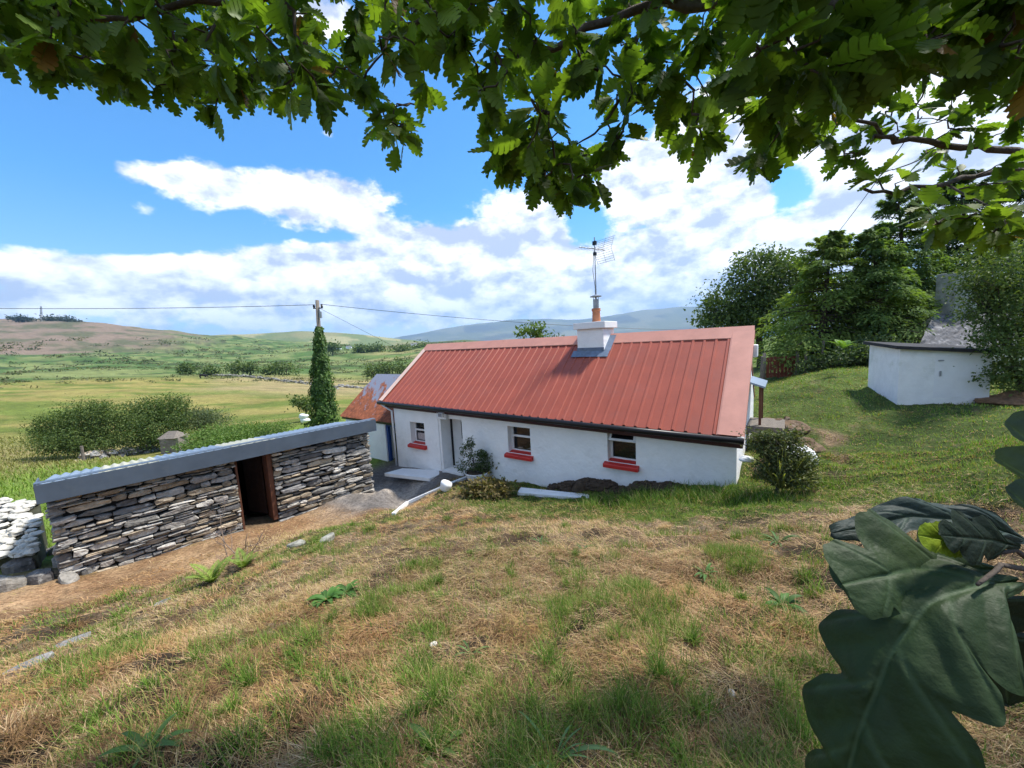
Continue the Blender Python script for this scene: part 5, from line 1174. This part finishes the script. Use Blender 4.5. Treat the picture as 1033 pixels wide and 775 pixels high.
def big_leaf(lbl, mid, left, right, tilt, cup, wav, col, seed, foldr=0.0, foldl=0.0):
    """mid: midrib as (pixel, pixel, metres ahead); lobes as (centre, half length, reach) in leaf lengths"""
    K = np.array([at(*m_) for m_ in mid]); seg = np.concatenate([[0], np.cumsum(np.linalg.norm(np.diff(K, axis=0), axis=1))]); L = seg[-1]
    nu, nv = 170, 45; us = np.linspace(0, 1, nu); R = np.stack([np.interp(us * L, seg, K[:, k]) for k in range(3)], -1)
    ker = np.hanning(31); ker /= ker.sum(); R = np.stack([np.convolve(np.pad(R[:, k], 15, 'reflect', reflect_type='odd'), ker, 'valid') for k in range(3)], -1)
    D = norm(np.gradient(R, axis=0)); toC = norm(CAM - R.mean(0)); S = norm(np.cross(D, toC)); Nn = norm(np.cross(S, D)); Nn = norm(Nn + tilt[0] * S + tilt[1] * D); S = norm(np.cross(D, Nn))
    fl = lambda u: .02 + .06 * np.sin(PI * np.clip(u, 0, 1)) ** .7
    wl, wr = dome(us, left, fl), dome(us, right, fl); wl[-1] = wr[-1] = .003
    V = np.zeros((nu, nv, 3)); C = np.zeros((nu, nv, 3))
    for j in range(nv):
        t = -1 + 2 * j / (nv - 1); a = abs(t); w = np.where(t < 0, wl, wr) * (1 + .03 * np.sin(us * 60 + seed) * a); lob = left if t < 0 else right
        d_ = a * w; rib = np.zeros(nu)                              # a side vein runs out to every lobe tip
        for c, h, am in lob: rib = np.maximum(rib, np.exp(-((us - (c - .16 * (1 - d_ / max(am, .01)))) / .011) ** 2))
        puff = np.zeros(nu)
        for c, h, am in lob: puff = np.maximum(puff, np.clip(1 - ((us - (c - .16 * (1 - d_ / am))) / (h * .95)) ** 2, 0, 1))
        z = cup * d_ ** 1.1 + (foldr if t > 0 else foldl) * d_ + wav * np.sin(us * 15 + seed + (2 if t > 0 else 0)) * a * a - .006 * rib * min(a * 4, 1) - .010 * math.exp(-(t / .05) ** 2) + .019 * puff * math.sin(PI * min(a, 1) ** .8) + .005 * (fbm(us * 30, np.full(nu, t * 9), 3, seed) - .5)
        V[:, j] = R + S * (L * t * w)[:, None] + D * (L * .10 * a ** 1.3 * np.minimum(w / .2, 1) * (1 - us))[:, None] + Nn * (L * z)[:, None]
        c_ = np.array(col)[None] * (1 + .5 * (fbm(us * 14 + seed, np.full(nu, t * 5), 4, seed)[:, None] - .5)); C[:, j] = c_ + np.array([.034, .050, .028]) * np.maximum(rib * .5 * (a < .85), math.exp(-(t / .03) ** 2) * .8)[:, None]
    q = MB(); q.grid(V.reshape(-1, 3), nu, nv, C.reshape(-1, 3))
    return lab(build('leaf', q, M_big, oak, True), lbl)
GD = (.023, .041, .013); GD_SHADE = (.010, .018, .008)  # second tone: shade put into the colour of the two darkest leaves
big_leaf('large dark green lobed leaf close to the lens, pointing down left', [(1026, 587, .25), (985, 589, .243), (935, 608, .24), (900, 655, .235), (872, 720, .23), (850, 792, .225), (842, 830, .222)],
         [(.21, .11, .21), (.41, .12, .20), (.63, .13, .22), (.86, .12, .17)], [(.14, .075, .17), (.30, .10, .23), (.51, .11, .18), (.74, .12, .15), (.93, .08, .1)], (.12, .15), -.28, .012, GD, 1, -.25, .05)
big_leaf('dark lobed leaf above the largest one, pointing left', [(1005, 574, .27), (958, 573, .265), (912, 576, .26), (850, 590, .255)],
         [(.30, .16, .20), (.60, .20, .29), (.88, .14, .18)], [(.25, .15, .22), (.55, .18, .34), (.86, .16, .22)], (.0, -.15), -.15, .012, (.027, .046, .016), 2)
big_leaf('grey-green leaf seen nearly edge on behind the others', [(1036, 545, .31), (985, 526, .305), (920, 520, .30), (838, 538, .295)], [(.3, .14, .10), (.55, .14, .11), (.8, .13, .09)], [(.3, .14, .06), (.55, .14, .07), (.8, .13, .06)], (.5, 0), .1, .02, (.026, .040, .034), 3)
big_leaf('blackish shaded leaf drooping at the right picture edge', [(985, 585, .255), (1000, 620, .26), (1012, 668, .262), (1018, 712, .264)], [(.3, .14, .34), (.6, .16, .36), (.86, .12, .2)], [(.3, .14, .34), (.6, .16, .42), (.86, .12, .24)], (-.5, .2), -.1, .012, GD_SHADE, 4)
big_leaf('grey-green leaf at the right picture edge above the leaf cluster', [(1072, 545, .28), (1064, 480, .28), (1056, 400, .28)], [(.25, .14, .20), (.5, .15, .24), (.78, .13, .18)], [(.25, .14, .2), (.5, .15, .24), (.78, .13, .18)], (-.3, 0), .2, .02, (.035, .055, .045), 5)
big_leaf('small leaf coloured dark for the shadow between the large leaves at the twig', [(1030, 552, .258), (1000, 545, .256), (948, 540, .252)], [(.35, .16, .22), (.62, .16, .26), (.86, .12, .16)], [(.35, .16, .24), (.62, .16, .28), (.86, .12, .16)], (.1, 0), -.1, .01, GD_SHADE, 6)
big_leaf('small yellow-green backlit leaf among the large dark leaves', [(985, 553, .262), (955, 545, .26), (926, 540, .258)], [(.45, .4, .22), (.75, .25, .2)], [(.45, .4, .26), (.75, .25, .2)], (.1, .1), .1, .0, (.16, .22, .015), 7)  # light shining through the leaf is put into its bright colour
lt = [root_top, at(1300, 420, 1.0), at(1120, 560, .36), at(1050, 575, .27), at(1010, 572, .25), at(986, 590, .238)]
br.tube(jit(lt, g_, 3, .0012), np.interp(np.linspace(0, 1, 16), [0, .3, .6, 1], [.03, .006, .0022, .0011]), 7)
br.tube([at(1050, 575, .27), at(1025, 555, .26), at(1000, 560, .264)], [.002, .0016, .001], 6); br.tube([at(1050, 575, .27), at(1052, 548, .28), at(1050, 535, .27)], [.002, .0016, .001], 6)
build('branches', br, M_bark, oak, True)
# ------------------------------------------------------------------ rough grass of the hillside: far too many blades to count
gg = np.random.default_rng(99)
def blades_mask(x, y):
    s, t = cott_xy(x, y); u, n = shed_xy(x, y); ok = ~((s > -.05) & (s < CL + 3.3) & (t > -.03) & (t < 4.2)) & ~((u > -.3) & (u < SLEN + .1) & (n < .05) & (n > -2.8))
    return ok
def sample(n, r0, r1, p, a0=-57, a1=57):
    f = gg.uniform(0, 1, n); r = (r0 ** p + f * (r1 ** p - r0 ** p)) ** (1 / p); a = np.radians(gg.uniform(a0, a1, n)); return r * np.sin(a), r * np.cos(a), r
VV, FF, CV = [], [], []; nv_ = 0
def emit(x, y, L, el, wd, col, curl, seg=2, az=None):
    """ribbons: start (x,y) length L elevation el, bending down by curl"""
    global nv_
    n = len(x); z = hz(x, y); az = gg.uniform(0, 2 * PI, n) if az is None else az; o = np.stack([np.cos(az), np.sin(az), 0 * az], -1); sd = np.stack([-np.sin(az), np.cos(az), 0 * az], -1); P = np.stack([x, y, z - .006], -1)
    V = np.zeros((n, 2 * seg + 1, 3)); p = P.copy(); e = el.copy()
    for k in range(seg + 1):
        w = wd * (1 - (k / seg) ** 1.5)
        if k < seg: V[:, 2 * k] = p - sd * (w / 2)[:, None]; V[:, 2 * k + 1] = p + sd * (w / 2)[:, None]
        else: V[:, 2 * seg] = p
        p = p + (o * np.cos(e)[:, None] + Z_ * np.sin(e)[:, None]) * (L / seg)[:, None]; e = e - curl
    T = []
    for k in range(seg - 1): T += [(2 * k, 2 * k + 1, 2 * k + 3), (2 * k, 2 * k + 3, 2 * k + 2)]
    T.append((2 * seg - 2, 2 * seg - 1, 2 * seg)); m = 2 * seg + 1
    FF.append((np.arange(n)[:, None, None] * m + np.array(T)[None]).reshape(-1, 3) + nv_); VV.append(V.reshape(-1, 3)); CV.append(np.repeat(col, m, 0)); nv_ += n * m
def lawn(n, r0, r1, p):
    x, y, r = sample(n, r0, r1, p); ok = blades_mask(x, y); G_ = greenness(x, y); pt_ = pathness(x, y); yd_ = yardness(x, y); _, n_ = shed_xy(x, y)
    ok &= (n_ > -.2) | (x > 2); ok &= gg.uniform(0, 1, len(x)) > yd_ * 1.2
    ok &= gg.uniform(0, 1, len(x)) > pt_ * .45
    bare = sstep(.60, .74, fbm(x * 2.1, y * 2.1, 3, 91)); ok &= gg.uniform(0, 1, len(x)) > bare * .75 * (1 - G_)
    x, y, r, G_, pt_ = x[ok], y[ok], r[ok], G_[ok], pt_[ok]; n = len(x)
    tuft = fbm(x * 3.1, y * 3.1, 2, 201); green = gg.uniform(0, 1, n) < (G_ * .62 + .07 + .30 * sstep(.60, .72, tuft) * (1 - G_)) * (1 - pt_)
    wmin = r * .0011
    # living blades
    i = green; k = i.sum(); tt = sstep(.52, .72, tuft[i]); L = (.035 + .05 * gg.uniform(0, 1, k) + .075 * tt * gg.uniform(.3, 1, k)) * np.where(r[i] > 6, .8, 1)
    shade = gg.uniform(0, 1, k); c = mixc(np.tile(np.array([.075, .14, .02]), (k, 1)), (.19, .28, .05), shade * .8 + .2 * vnoise(x[i] * 1.5, y[i] * 1.5, 7)); c = c * (1 + .25 * sstep(1.5, 4, x[i]) * sstep(3.5, 6, y[i]))[:, None]; yel = gg.uniform(0, 1, k) < .24; c[yel] = np.array([.28, .25, .085])
    emit(x[i], y[i], L, gg.uniform(.75, 1.5, k), np.maximum(.0032 + .002 * gg.uniform(0, 1, k), wmin[i]), c, gg.uniform(.1, .55, k))
    # dead straw, lying
    i = ~green; k = i.sum(); L = .05 + .11 * gg.uniform(0, 1, k) ** 1.5; pal = np.array([[.43, .29, .155], [.33, .205, .105], [.50, .36, .21], [.21, .125, .065], [.36, .275, .11], [.11, .065, .038]]); tone = vnoise(x[i] * 1.1, y[i] * 1.1, 55)
    ci = np.clip((gg.integers(0, 6, k) * .6 + (1 - tone) * 3.2).astype(int), 0, 5); c = pal[ci] * gg.uniform(.8, 1.2, k)[:, None]
    red = sstep(.55, .7, fbm(x[i] * .8, y[i] * .8, 3, 77)); c = c * (1 - .25 * red[:, None] * np.array([0, .5, 1.]))
    comb = 2.4 + 2.6 * vnoise(x[i] * .8, y[i] * .8, 15) + gg.normal(size=k) * .9
    emit(x[i], y[i], L, gg.uniform(-.05, .55, k), np.maximum(.0026 + .0018 * gg.uniform(0, 1, k), wmin[i]), c, gg.uniform(.15, .5, k), az=comb)
lawn(300000, 1.0, 4.2, 1.35); lawn(200000, 4.2, 9.5, 1.4); lawn(120000, 9.5, 20, 1.5)
# rank tufts along the foot of the house wall and scattered over the slope
tf = [(at(px, py, Y), R, Hh, nn) for px, py, Y, R, Hh, nn in ((640, 500, 6.9, .5, .26, 700), (690, 503, 6.5, .5, .24, 700), (735, 500, 6.1, .5, .24, 700), (600, 506, 7.3, .4, .2, 400), (770, 497, 5.8, .4, .24, 500), (820, 490, 6.0, .4, .2, 300))]
for _ in range(230):
    px = gg.uniform(60, 980); py = gg.uniform(525, 775); tf.append((gnd(px, py), gg.uniform(.03, .15), gg.uniform(.07, .17), int(gg.integers(25, 140))))
for P, R, Hh, nn in tf:
    d_ = gg.normal(size=(nn, 2)) * R * .5; x, y = P[0] + d_[:, 0], P[1] + d_[:, 1]; ok = blades_mask(x, y) & (pathness(x, y) < .4); x, y = x[ok], y[ok]; k = len(x)
    if k < 3: continue
    tn = gg.uniform(-.35, .2); c = mixc(np.tile(np.array([.055, .12, .012]), (k, 1)), (.17, .26, .04), np.clip(gg.uniform(0, 1, k) + tn, 0, 1)); yel = gg.uniform(0, 1, k) < .15; c[yel] = np.array([.32, .27, .12]); r = np.hypot(x, y)
    emit(x, y, Hh * gg.uniform(.5, 1.2, k), gg.uniform(.8, 1.5, k), np.maximum(.0045, r * .0012) * np.ones(k), c, gg.uniform(.1, .5, k), 3)
for _ in range(330):
    P = gnd(gg.uniform(0, 1000), gg.uniform(520, 775)); nn = int(gg.integers(40, 160)); d_ = gg.normal(size=(nn, 2)) * gg.uniform(.04, .13); x, y = P[0] + d_[:, 0], P[1] + d_[:, 1]; ok = blades_mask(x, y) & (pathness(x, y) < .6); x, y = x[ok], y[ok]; k = len(x)
    if k < 3: continue
    b_ = np.array([[.30, .18, .085], [.20, .12, .055], [.42, .28, .14], [.13, .075, .035]])[int(gg.integers(0, 4))]
    emit(x, y, gg.uniform(.05, .15, k), gg.uniform(.2, 1.2, k), np.maximum(.003, np.hypot(x, y) * .0011) * np.ones(k), b_ * gg.uniform(.7, 1.35, (k, 1)), gg.uniform(.2, .7, k), 3)
V = np.concatenate(VV); F = np.concatenate(FF); CVv = np.concatenate(CV)
go = link_mesh('grass', V, (F.ravel(), np.arange(len(F)) * 3), M_grass, None, CVv, False, (0, 0, 0)); go['kind'] = 'stuff'
# meadow tussocks beyond the shed
VV, FF, CV = [], [], []; nv_ = 0
x, y, r = sample(60000, 9, 60, 1.2, -56, -8); u, n_ = shed_xy(x, y); s, t = cott_xy(x, y); ok = blades_mask(x, y) & (n_ < -2.8) & ~((s > -1) & (t > -3)); x, y, r = x[ok], y[ok], r[ok]; k = len(x)
c = mixc(np.tile(np.array([.15, .23, .035]), (k, 1)), (.25, .235, .085), sstep(22, 40, r + gg.normal(size=k) * 6)); c *= gg.uniform(.7, 1.3, k)[:, None]
emit(x, y, .10 + .22 * gg.uniform(0, 1, k), gg.uniform(.7, 1.4, k), r * .0016, c, gg.uniform(.1, .5, k), 2)
V = np.concatenate(VV); F = np.concatenate(FF); go = link_mesh('meadow_grass', V, (F.ravel(), np.arange(len(F)) * 3), M_grass, None, np.concatenate(CV), False, (0, 0, 0)); go['kind'] = 'stuff'

# heather and gorse that mottles the far slopes: a ground cover nobody could count
k = 1700; a = np.radians(gg.uniform(-58, -3, k)); r = np.exp(gg.uniform(math.log(150), math.log(900), k)); cx_, cy_ = r * np.sin(a), r * np.cos(a)
keep = fbm(cx_ / 40, cy_ / 25, 3, 401) > .50; cx_, cy_, r = cx_[keep], cy_[keep], r[keep]; k = len(r); m_ = 26; sz = r * gg.uniform(.0022, .0055, k)
cz_ = hz(cx_, cy_); P = np.repeat(np.stack([cx_, cy_, cz_], -1), m_, 0) + gg.normal(size=(k * m_, 3)) * (np.repeat(sz, m_)[:, None] * [1.6, .8, .28]) + Z_ * np.repeat(sz * .25, m_)[:, None]
tn = np.repeat(gg.uniform(0, 1, k), m_); lb = LB(); l = np.repeat(sz, m_) * gg.uniform(.5, 1, k * m_)
lb.leaves(P, rdir(k * m_, gg), rdir(k * m_, gg) * .6 + Z_, l, l * .7, mixc(np.tile(np.array([.05, .075, .025]), (k * m_, 1)), (.14, .13, .06), tn), .1)
so_ = lb.build('scrub', M_leaf, base=(0, 0, 0)); so_['kind'] = 'stuff'
# ------------------------------------------------------------------ single plants of the slope
def frond_plant(name, lbl, cat, P, nf, L, col, seed, el=(.6, 1.2), group=None):
    g = np.random.default_rng(seed); lb = LB(); P = np.array(P)
    for k in range(nf):
        a = 2 * PI * k / nf + g.normal() * .3; e0 = g.uniform(*el); l = L * g.uniform(.7, 1.15); o = np.array([math.cos(a), math.sin(a), 0]); sd = np.array([-o[1], o[0], 0]); p = P.copy(); e = e0
        for s in np.linspace(.06, 1, 22):
            d = o * math.cos(e) + Z_ * math.sin(e); p = p + d * l / 22; e -= .035; w = l * .27 * math.sin(PI * min(s * .96 + .04, 1)) ** .8 * (1.15 - s * .55) + .004
            nrm = np.cross(sd, d)
            lb.leaves(np.array([p, p]), np.array([sd + d * .35, -sd + d * .35]), np.array([nrm, nrm]) + g.normal(size=(2, 3)) * .15, np.array([w, w]), np.array([l * .055, l * .055]), np.array([col, col]) * g.uniform(.75, 1.25), .1)
            lb.leaves(np.array([p - d * l / 22]), np.array([d]), np.array([nrm]), np.array([l / 15]), np.array([l * .018]), np.array([col]) * .7, 0)
    return tag(lb.build(name, M_leaf, base=P), lbl, cat, group)
frond_plant('fern', 'bright green fern on the bank below the near shed wall', 'fern', gnd(214, 588), 9, .38, (.20, .27, .05), 1, (.9, 1.35))
frond_plant('fern', 'bright green fern beside the bare sapling below the shed door', 'fern', gnd(246, 574), 8, .34, (.19, .26, .05), 2, (.9, 1.35))
frond_plant('fern', 'pale bright fern shoot under the conifers left of the store', 'fern', at(851, 352, 12.5), 9, .55, (.16, .28, .05), 3, (.7, 1.3))
0 and frond_plant('fern', 'bracken clump under the dark conifers behind the store', 'fern', at(922, 350, 13), 11, .9, (.10, .16, .045), 4, (.6, 1.2))
def weed(lbl, P, nl, L, W, col, seed, el=(.35, 1.0), name='broadleaf_weed'):
    g = np.random.default_rng(seed); lb = LB(); P = np.array(P)
    for k in range(nl):
        a = 2 * PI * k / nl * 2.4 + g.normal() * .4; l = L * g.uniform(.6, 1.15); e = g.uniform(*el); o = np.array([math.cos(a), math.sin(a), 0]); sd = np.array([-o[1], o[0], 0]); p = P + o * .01; V = []; ns = 8
        for s in range(ns + 1):
            f = s / ns; w = W * l * (math.sin(PI * min(.12 + f * .88, 1)) ** .8 + .02); nrm = np.cross(sd, o * math.cos(e) + Z_ * math.sin(e)); V += [p - sd * w + nrm * w * -.5, p, p + sd * w + nrm * w * -.5]
            p = p + (o * math.cos(e) + Z_ * math.sin(e)) * l / ns; e -= .17
        T = []
        for i in range(ns): T += [(3 * i, 3 * i + 1, 3 * i + 3), (3 * i + 1, 3 * i + 4, 3 * i + 3), (3 * i + 1, 3 * i + 2, 3 * i + 4), (3 * i + 2, 3 * i + 5, 3 * i + 4)]
        lb.tri(np.array(V)[None], np.array([col]) * g.uniform(.7, 1.3), T)
    return tag(lb.build(name, M_leaf, base=P, smooth=True), lbl, 'weed', 'weeds on the grassy slope')
wd = [(330, 606, 30, .17, .13, (.07, .16, .03), 'lush dark green weed clump on the straw slope below the ferns'), (350, 598, 20, .14, .13, (.06, .13, .025), 'smaller dark green weed right behind the lush clump'), (560, 768, 11, .26, .024, (.09, .17, .06), 'strap leaved weed at the bottom picture edge, middle'),
      (475, 660, 6, .15, .045, (.10, .17, .05), 'upright dock-like weed in the middle of the near slope'), (785, 548, 16, .22, .045, (.08, .15, .04), 'star shaped strap weed left of the big leaves'), (790, 612, 18, .17, .10, (.07, .14, .03), 'flat green weed rosette on the right straw slope'), (712, 580, 12, .14, .09, (.07, .14, .03), 'small rosette weed in the middle right of the slope'),
      (545, 548, 10, .16, .05, (.06, .12, .035), 'thin dark weed tuft below the white plank'), (588, 556, 10, .15, .05, (.07, .13, .03), 'spiky small weed right of the thin dark tuft'), (440, 760, 10, .16, .09, (.10, .16, .04), 'broad leaved weed at the bottom picture edge, left of the strap weed'), (150, 760, 12, .16, .08, (.06, .12, .03), 'dark weed at the bottom left of the slope')]
for i, (px, py, nl, L, W, c, l_) in enumerate(wd): weed(l_, gnd(px, py), nl, L, W, c, 400 + i)
# bare sapling in front of the shed
P = gnd(243, 566); q = MB(); g_ = np.random.default_rng(8)
def sprig(a, d, L, r, dep):
    pts = [a]; dd = norm(d)
    for k in range(5): dd = norm(dd + g_.normal(size=3) * .16 + Z_ * .06); pts.append(pts[-1] + dd * L / 5)
    q.tube(pts, list(np.linspace(r, r * .45, 6)), 6)
    if dep: 
        for k in (1, 2, 3, 4):
            if g_.uniform() < .8: sprig(pts[k], dd + rdir(1, g_)[0] * 1.1, L * g_.uniform(.35, .6), r * .55, dep - 1)
for k in range(4): sprig(P + [g_.normal() * .05, g_.normal() * .04, -.03], np.array([g_.normal() * .3, g_.normal() * .2, 1]), g_.uniform(.6, .95), .009, 2)
tag(build('bare_sapling', q, M_twig, base=P, smooth=True), 'leafless twiggy sapling in front of the dark shed doorway', 'sapling')
# outcrops
for i, (px, py, a_, l_) in enumerate(((70, 650, (.20, .09, .03), 'grey flat outcrop in the grass at the left foreground'), (30, 672, (.18, .08, .03), 'grey outcrop nearest the left picture edge'), (165, 609, (.14, .07, .03), 'small lichened outcrop on the bank left of the ferns'), (437, 651, (.03, .022, .012), 'tiny pale stone on the near straw slope'), (738, 700, (.022, .02, .012), 'tiny pale stone on the slope left of the big leaf'))):
    P = gnd(px, py); V, Fs = slab_mesh(80 + i, *a_); ca, sa_ = math.cos(.9), math.sin(.9); V = np.stack([V[:, 0] * ca - V[:, 1] * sa_, V[:, 0] * sa_ + V[:, 1] * ca, V[:, 2]], -1) + P; mb = MB(); mb.add(V, Fs, (.20, .19, .18) if i < 3 else (.42, .38, .32)); tag(build('outcrop_rock', mb, M_stone, base=P), l_, 'rock')
CLOUD_STR = .86; HAZE = 8.5e-5; EXPOSURE = 0.68
# ------------------------------------------------------------------ light, sky and air
SUN_AZ, SUN_EL = 73.0, 60.0
sl = bpy.data.lights.new('sun', 'SUN'); sl.energy = 4.8; sl.angle = math.radians(5); sl.color = (1, .955, .88)
so = bpy.data.objects.new('sun', sl); COL.objects.link(so)
a, e = math.radians(SUN_AZ), math.radians(SUN_EL)
so.rotation_euler = Vector((-math.sin(a) * math.cos(e), -math.cos(a) * math.cos(e), -math.sin(e))).to_track_quat('-Z', 'Y').to_euler()
w = bpy.data.worlds.new('World'); SC.world = w; w.use_nodes = True
nt = w.node_tree; N = nt.nodes; Lk = nt.links; N.clear()
def V_(o): return o
def math_(op, a, b=None, c=None):
    n = N.new('ShaderNodeMath'); n.operation = op
    for i, q in enumerate((a, b, c)):
        if q is None: continue
        if isinstance(q, (int, float)): n.inputs[i].default_value = q
        else: Lk.new(q, n.inputs[i])
    return n.outputs[0]
sky = N.new('ShaderNodeTexSky'); sky.sky_type = 'NISHITA'; sky.sun_disc = False
sky.sun_elevation = e; sky.sun_rotation = a; sky.altitude = 100; sky.air_density = 1.0; sky.dust_density = .35; sky.ozone_density = 2.0
bg1 = N.new('ShaderNodeBackground'); bg1.inputs[1].default_value = .13; tint = N.new('ShaderNodeMix'); tint.data_type = 'RGBA'; tint.blend_type = 'MULTIPLY'; tint.inputs[0].default_value = 1; zr = N.new('ShaderNodeSeparateXYZ'); tg = N.new('ShaderNodeTexCoord'); Lk.new(tg.outputs['Generated'], zr.inputs[0]); zm = N.new('ShaderNodeMapRange'); zm.inputs[1].default_value = .0; zm.inputs[2].default_value = .32; Lk.new(zr.outputs[2], zm.inputs[0]); tcx = N.new('ShaderNodeMix'); tcx.data_type = 'RGBA'; Lk.new(zm.outputs[0], tcx.inputs[0]); tcx.inputs[6].default_value = (.95, 1, 1.04, 1); tcx.inputs[7].default_value = (.40, .90, 1.24, 1); Lk.new(tcx.outputs[2], tint.inputs[7]); Lk.new(sky.outputs[0], tint.inputs[6]); Lk.new(tint.outputs[2], bg1.inputs[0])
tc = N.new('ShaderNodeTexCoord'); sep = N.new('ShaderNodeSeparateXYZ'); Lk.new(tc.outputs['Generated'], sep.inputs[0])
X, Y, Z = sep.outputs
AZ = math_('ARCTAN2', X, Y); EL = math_('ARCSINE', Z)
def blob(px, py, sx, sy, amp):                        # a cloud bank in a compass direction; sizes in pixels of the photo
    v = ray(px, py); v = v / np.linalg.norm(v)
    a0 = math.atan2(v[0], v[1]); e0 = math.asin(v[2])
    v2 = ray(px + sx, py); v3 = ray(px, py - sy)
    sa = abs(math.atan2(v2[0], v2[1]) - a0); se = abs(math.asin(v3[2] / np.linalg.norm(v3)) - e0)
    u = math_('DIVIDE', math_('SUBTRACT', AZ, a0), sa); q = math_('DIVIDE', math_('SUBTRACT', EL, e0), se)
    return math_('MULTIPLY', math_('EXPONENT', math_('MULTIPLY', math_('ADD', math_('MULTIPLY', u, u), math_('MULTIPLY', q, q)), -1)), amp)
BL = [(130, 172, 60, 18, .46), (310, 200, 95, 30, .60), (230, 190, 60, 20, .25), (145, 216, 22, 16, .42), (335, 145, 22, 30, .22),
      (60, 285, 130, 22, .5), (200, 276, 120, 22, .55), (340, 268, 100, 34, .56), (450, 255, 100, 45, .66), (540, 230, 60, 50, .6), (400, 300, 160, 22, .25), (560, 280, 120, 30, .4), (660, 285, 80, 36, .55),
      (700, 215, 80, 60, .62), (640, 170, 70, 40, .55), (730, 170, 60, 40, .35), (850, 170, 70, 80, .6), (780, 260, 80, 50, .6), (1000, 150, 130, 130, .9), (820, 60, 220, 80, .5),
      (330, 15, 70, 30, .5), (590, 222, 26, 34, -.5), (800, 195, 30, 34, -.5), (455, 130, 60, 60, -.3), (60, 150, 70, 100, -.2), (690, 250, 20, 12, -.1), (620, 120, 40, 30, -.1),
      (400, 320, 800, 22, .40), (110, 238, 110, 17, -.34), (330, 240, 80, 9, -.34), (425, 212, 45, 14, -.4), (5, 185, 12, 8, .4)]
dens = None
for b in BL:
    o = blob(*b); dens = o if dens is None else math_('ADD', dens, o)
# the half of the sky behind the camera: broken cloud
back = math_('MULTIPLY', math_('LESS_THAN', Y, .05), .33); dens = math_('ADD', dens, back)
cmb = N.new('ShaderNodeCombineXYZ'); Lk.new(X, cmb.inputs[0]); Lk.new(Y, cmb.inputs[1]); Lk.new(math_('MULTIPLY', Z, 1.7), cmb.inputs[2])
def noise(scale, off=(0, 0, 0), det=9, rough=.58):
    mp = N.new('ShaderNodeMapping'); mp.inputs['Location'].default_value = off; Lk.new(cmb.outputs[0], mp.inputs[0])
    n = N.new('ShaderNodeTexNoise'); n.inputs['Scale'].default_value = scale; n.inputs['Detail'].default_value = det; n.inputs['Roughness'].default_value = rough
    Lk.new(mp.outputs[0], n.inputs[0]); return n.outputs[0]
n1_ = noise(8.0); n2_ = noise(8.0, (-.02, .0, -.05)); n3_ = noise(30., (3, 1, 2), 8)
d1 = math_('ADD', dens, math_('MULTIPLY', math_('SUBTRACT', n1_, .5), 1.15))
d1 = math_('ADD', d1, math_('MULTIPLY', math_('SUBTRACT', n3_, .5), .34))
mr = N.new('ShaderNodeMapRange'); mr.interpolation_type = 'SMOOTHSTEP'; mr.inputs[1].default_value = .24; mr.inputs[2].default_value = .47
Lk.new(d1, mr.inputs[0]); mask = mr.outputs[0]
# billows: brighter where the cloud thins towards its top, greyer underneath
lit = math_('ADD', math_('MULTIPLY', math_('SUBTRACT', n1_, n2_), 5.0), .60)
lit = math_('SUBTRACT', lit, math_('MULTIPLY', math_('SUBTRACT', d1, .55), .38))
lit = math_('ADD', lit, math_('MULTIPLY', math_('SUBTRACT', n3_, .5), .5))
cl = N.new('ShaderNodeClamp'); Lk.new(lit, cl.inputs[0])
cm = N.new('ShaderNodeMix'); cm.data_type = 'RGBA'; Lk.new(cl.outputs[0], cm.inputs[0])
cm.inputs[6].default_value = (.50, .56, .70, 1); cm.inputs[7].default_value = (1.20, 1.21, 1.23, 1)
bg2 = N.new('ShaderNodeBackground'); bg2.inputs[1].default_value = CLOUD_STR; Lk.new(cm.outputs[2], bg2.inputs[0])
mk = math_('MULTIPLY', mask, .96)
up = math_('GREATER_THAN', Z, -.02); mk = math_('MULTIPLY', mk, up)
ms = N.new('ShaderNodeMixShader'); Lk.new(mk, ms.inputs[0]); Lk.new(bg1.outputs[0], ms.inputs[1]); Lk.new(bg2.outputs[0], ms.inputs[2])
wo = N.new('ShaderNodeOutputWorld'); Lk.new(ms.outputs[0], wo.inputs[0])
w.cycles.sampling_method = 'MANUAL'; w.cycles.sample_map_resolution = 512

if HAZE:
    hb = MB(); hb.box((0, 0, 420), (14500, 0, 0), (0, 14500, 0), (0, 0, 640))
    hm = bpy.data.materials.new('air'); hm.use_nodes = True; hn = hm.node_tree; hn.nodes.clear()
    ho = hn.nodes.new('ShaderNodeOutputMaterial'); pv = hn.nodes.new('ShaderNodeVolumePrincipled')
    pv.inputs['Color'].default_value = (.36, .63, 1, 1); pv.inputs['Density'].default_value = HAZE; pv.inputs['Anisotropy'].default_value = .1
    hn.links.new(pv.outputs[0], ho.inputs['Volume'])
    hz_o = build('haze', hb, hm, base=(0, 0, 0)); hz_o['kind'] = 'stuff'
SC.view_settings.view_transform = 'Standard'; SC.view_settings.look = 'None'; SC.view_settings.gamma = 1
SC.view_settings.exposure = EXPOSURE
SC.view_settings.use_curve_mapping = False
cy = SC.cycles
cy.use_denoising = True; cy.denoiser = 'OPENIMAGEDENOISE'; cy.denoising_input_passes = 'RGB_ALBEDO_NORMAL'
cy.max_bounces = 6; cy.diffuse_bounces = 3; cy.glossy_bounces = 3; cy.transmission_bounces = 4; cy.volume_bounces = 0; cy.transparent_max_bounces = 6
cy.caustics_reflective = False; cy.caustics_refractive = False; cy.sample_clamp_indirect = 6
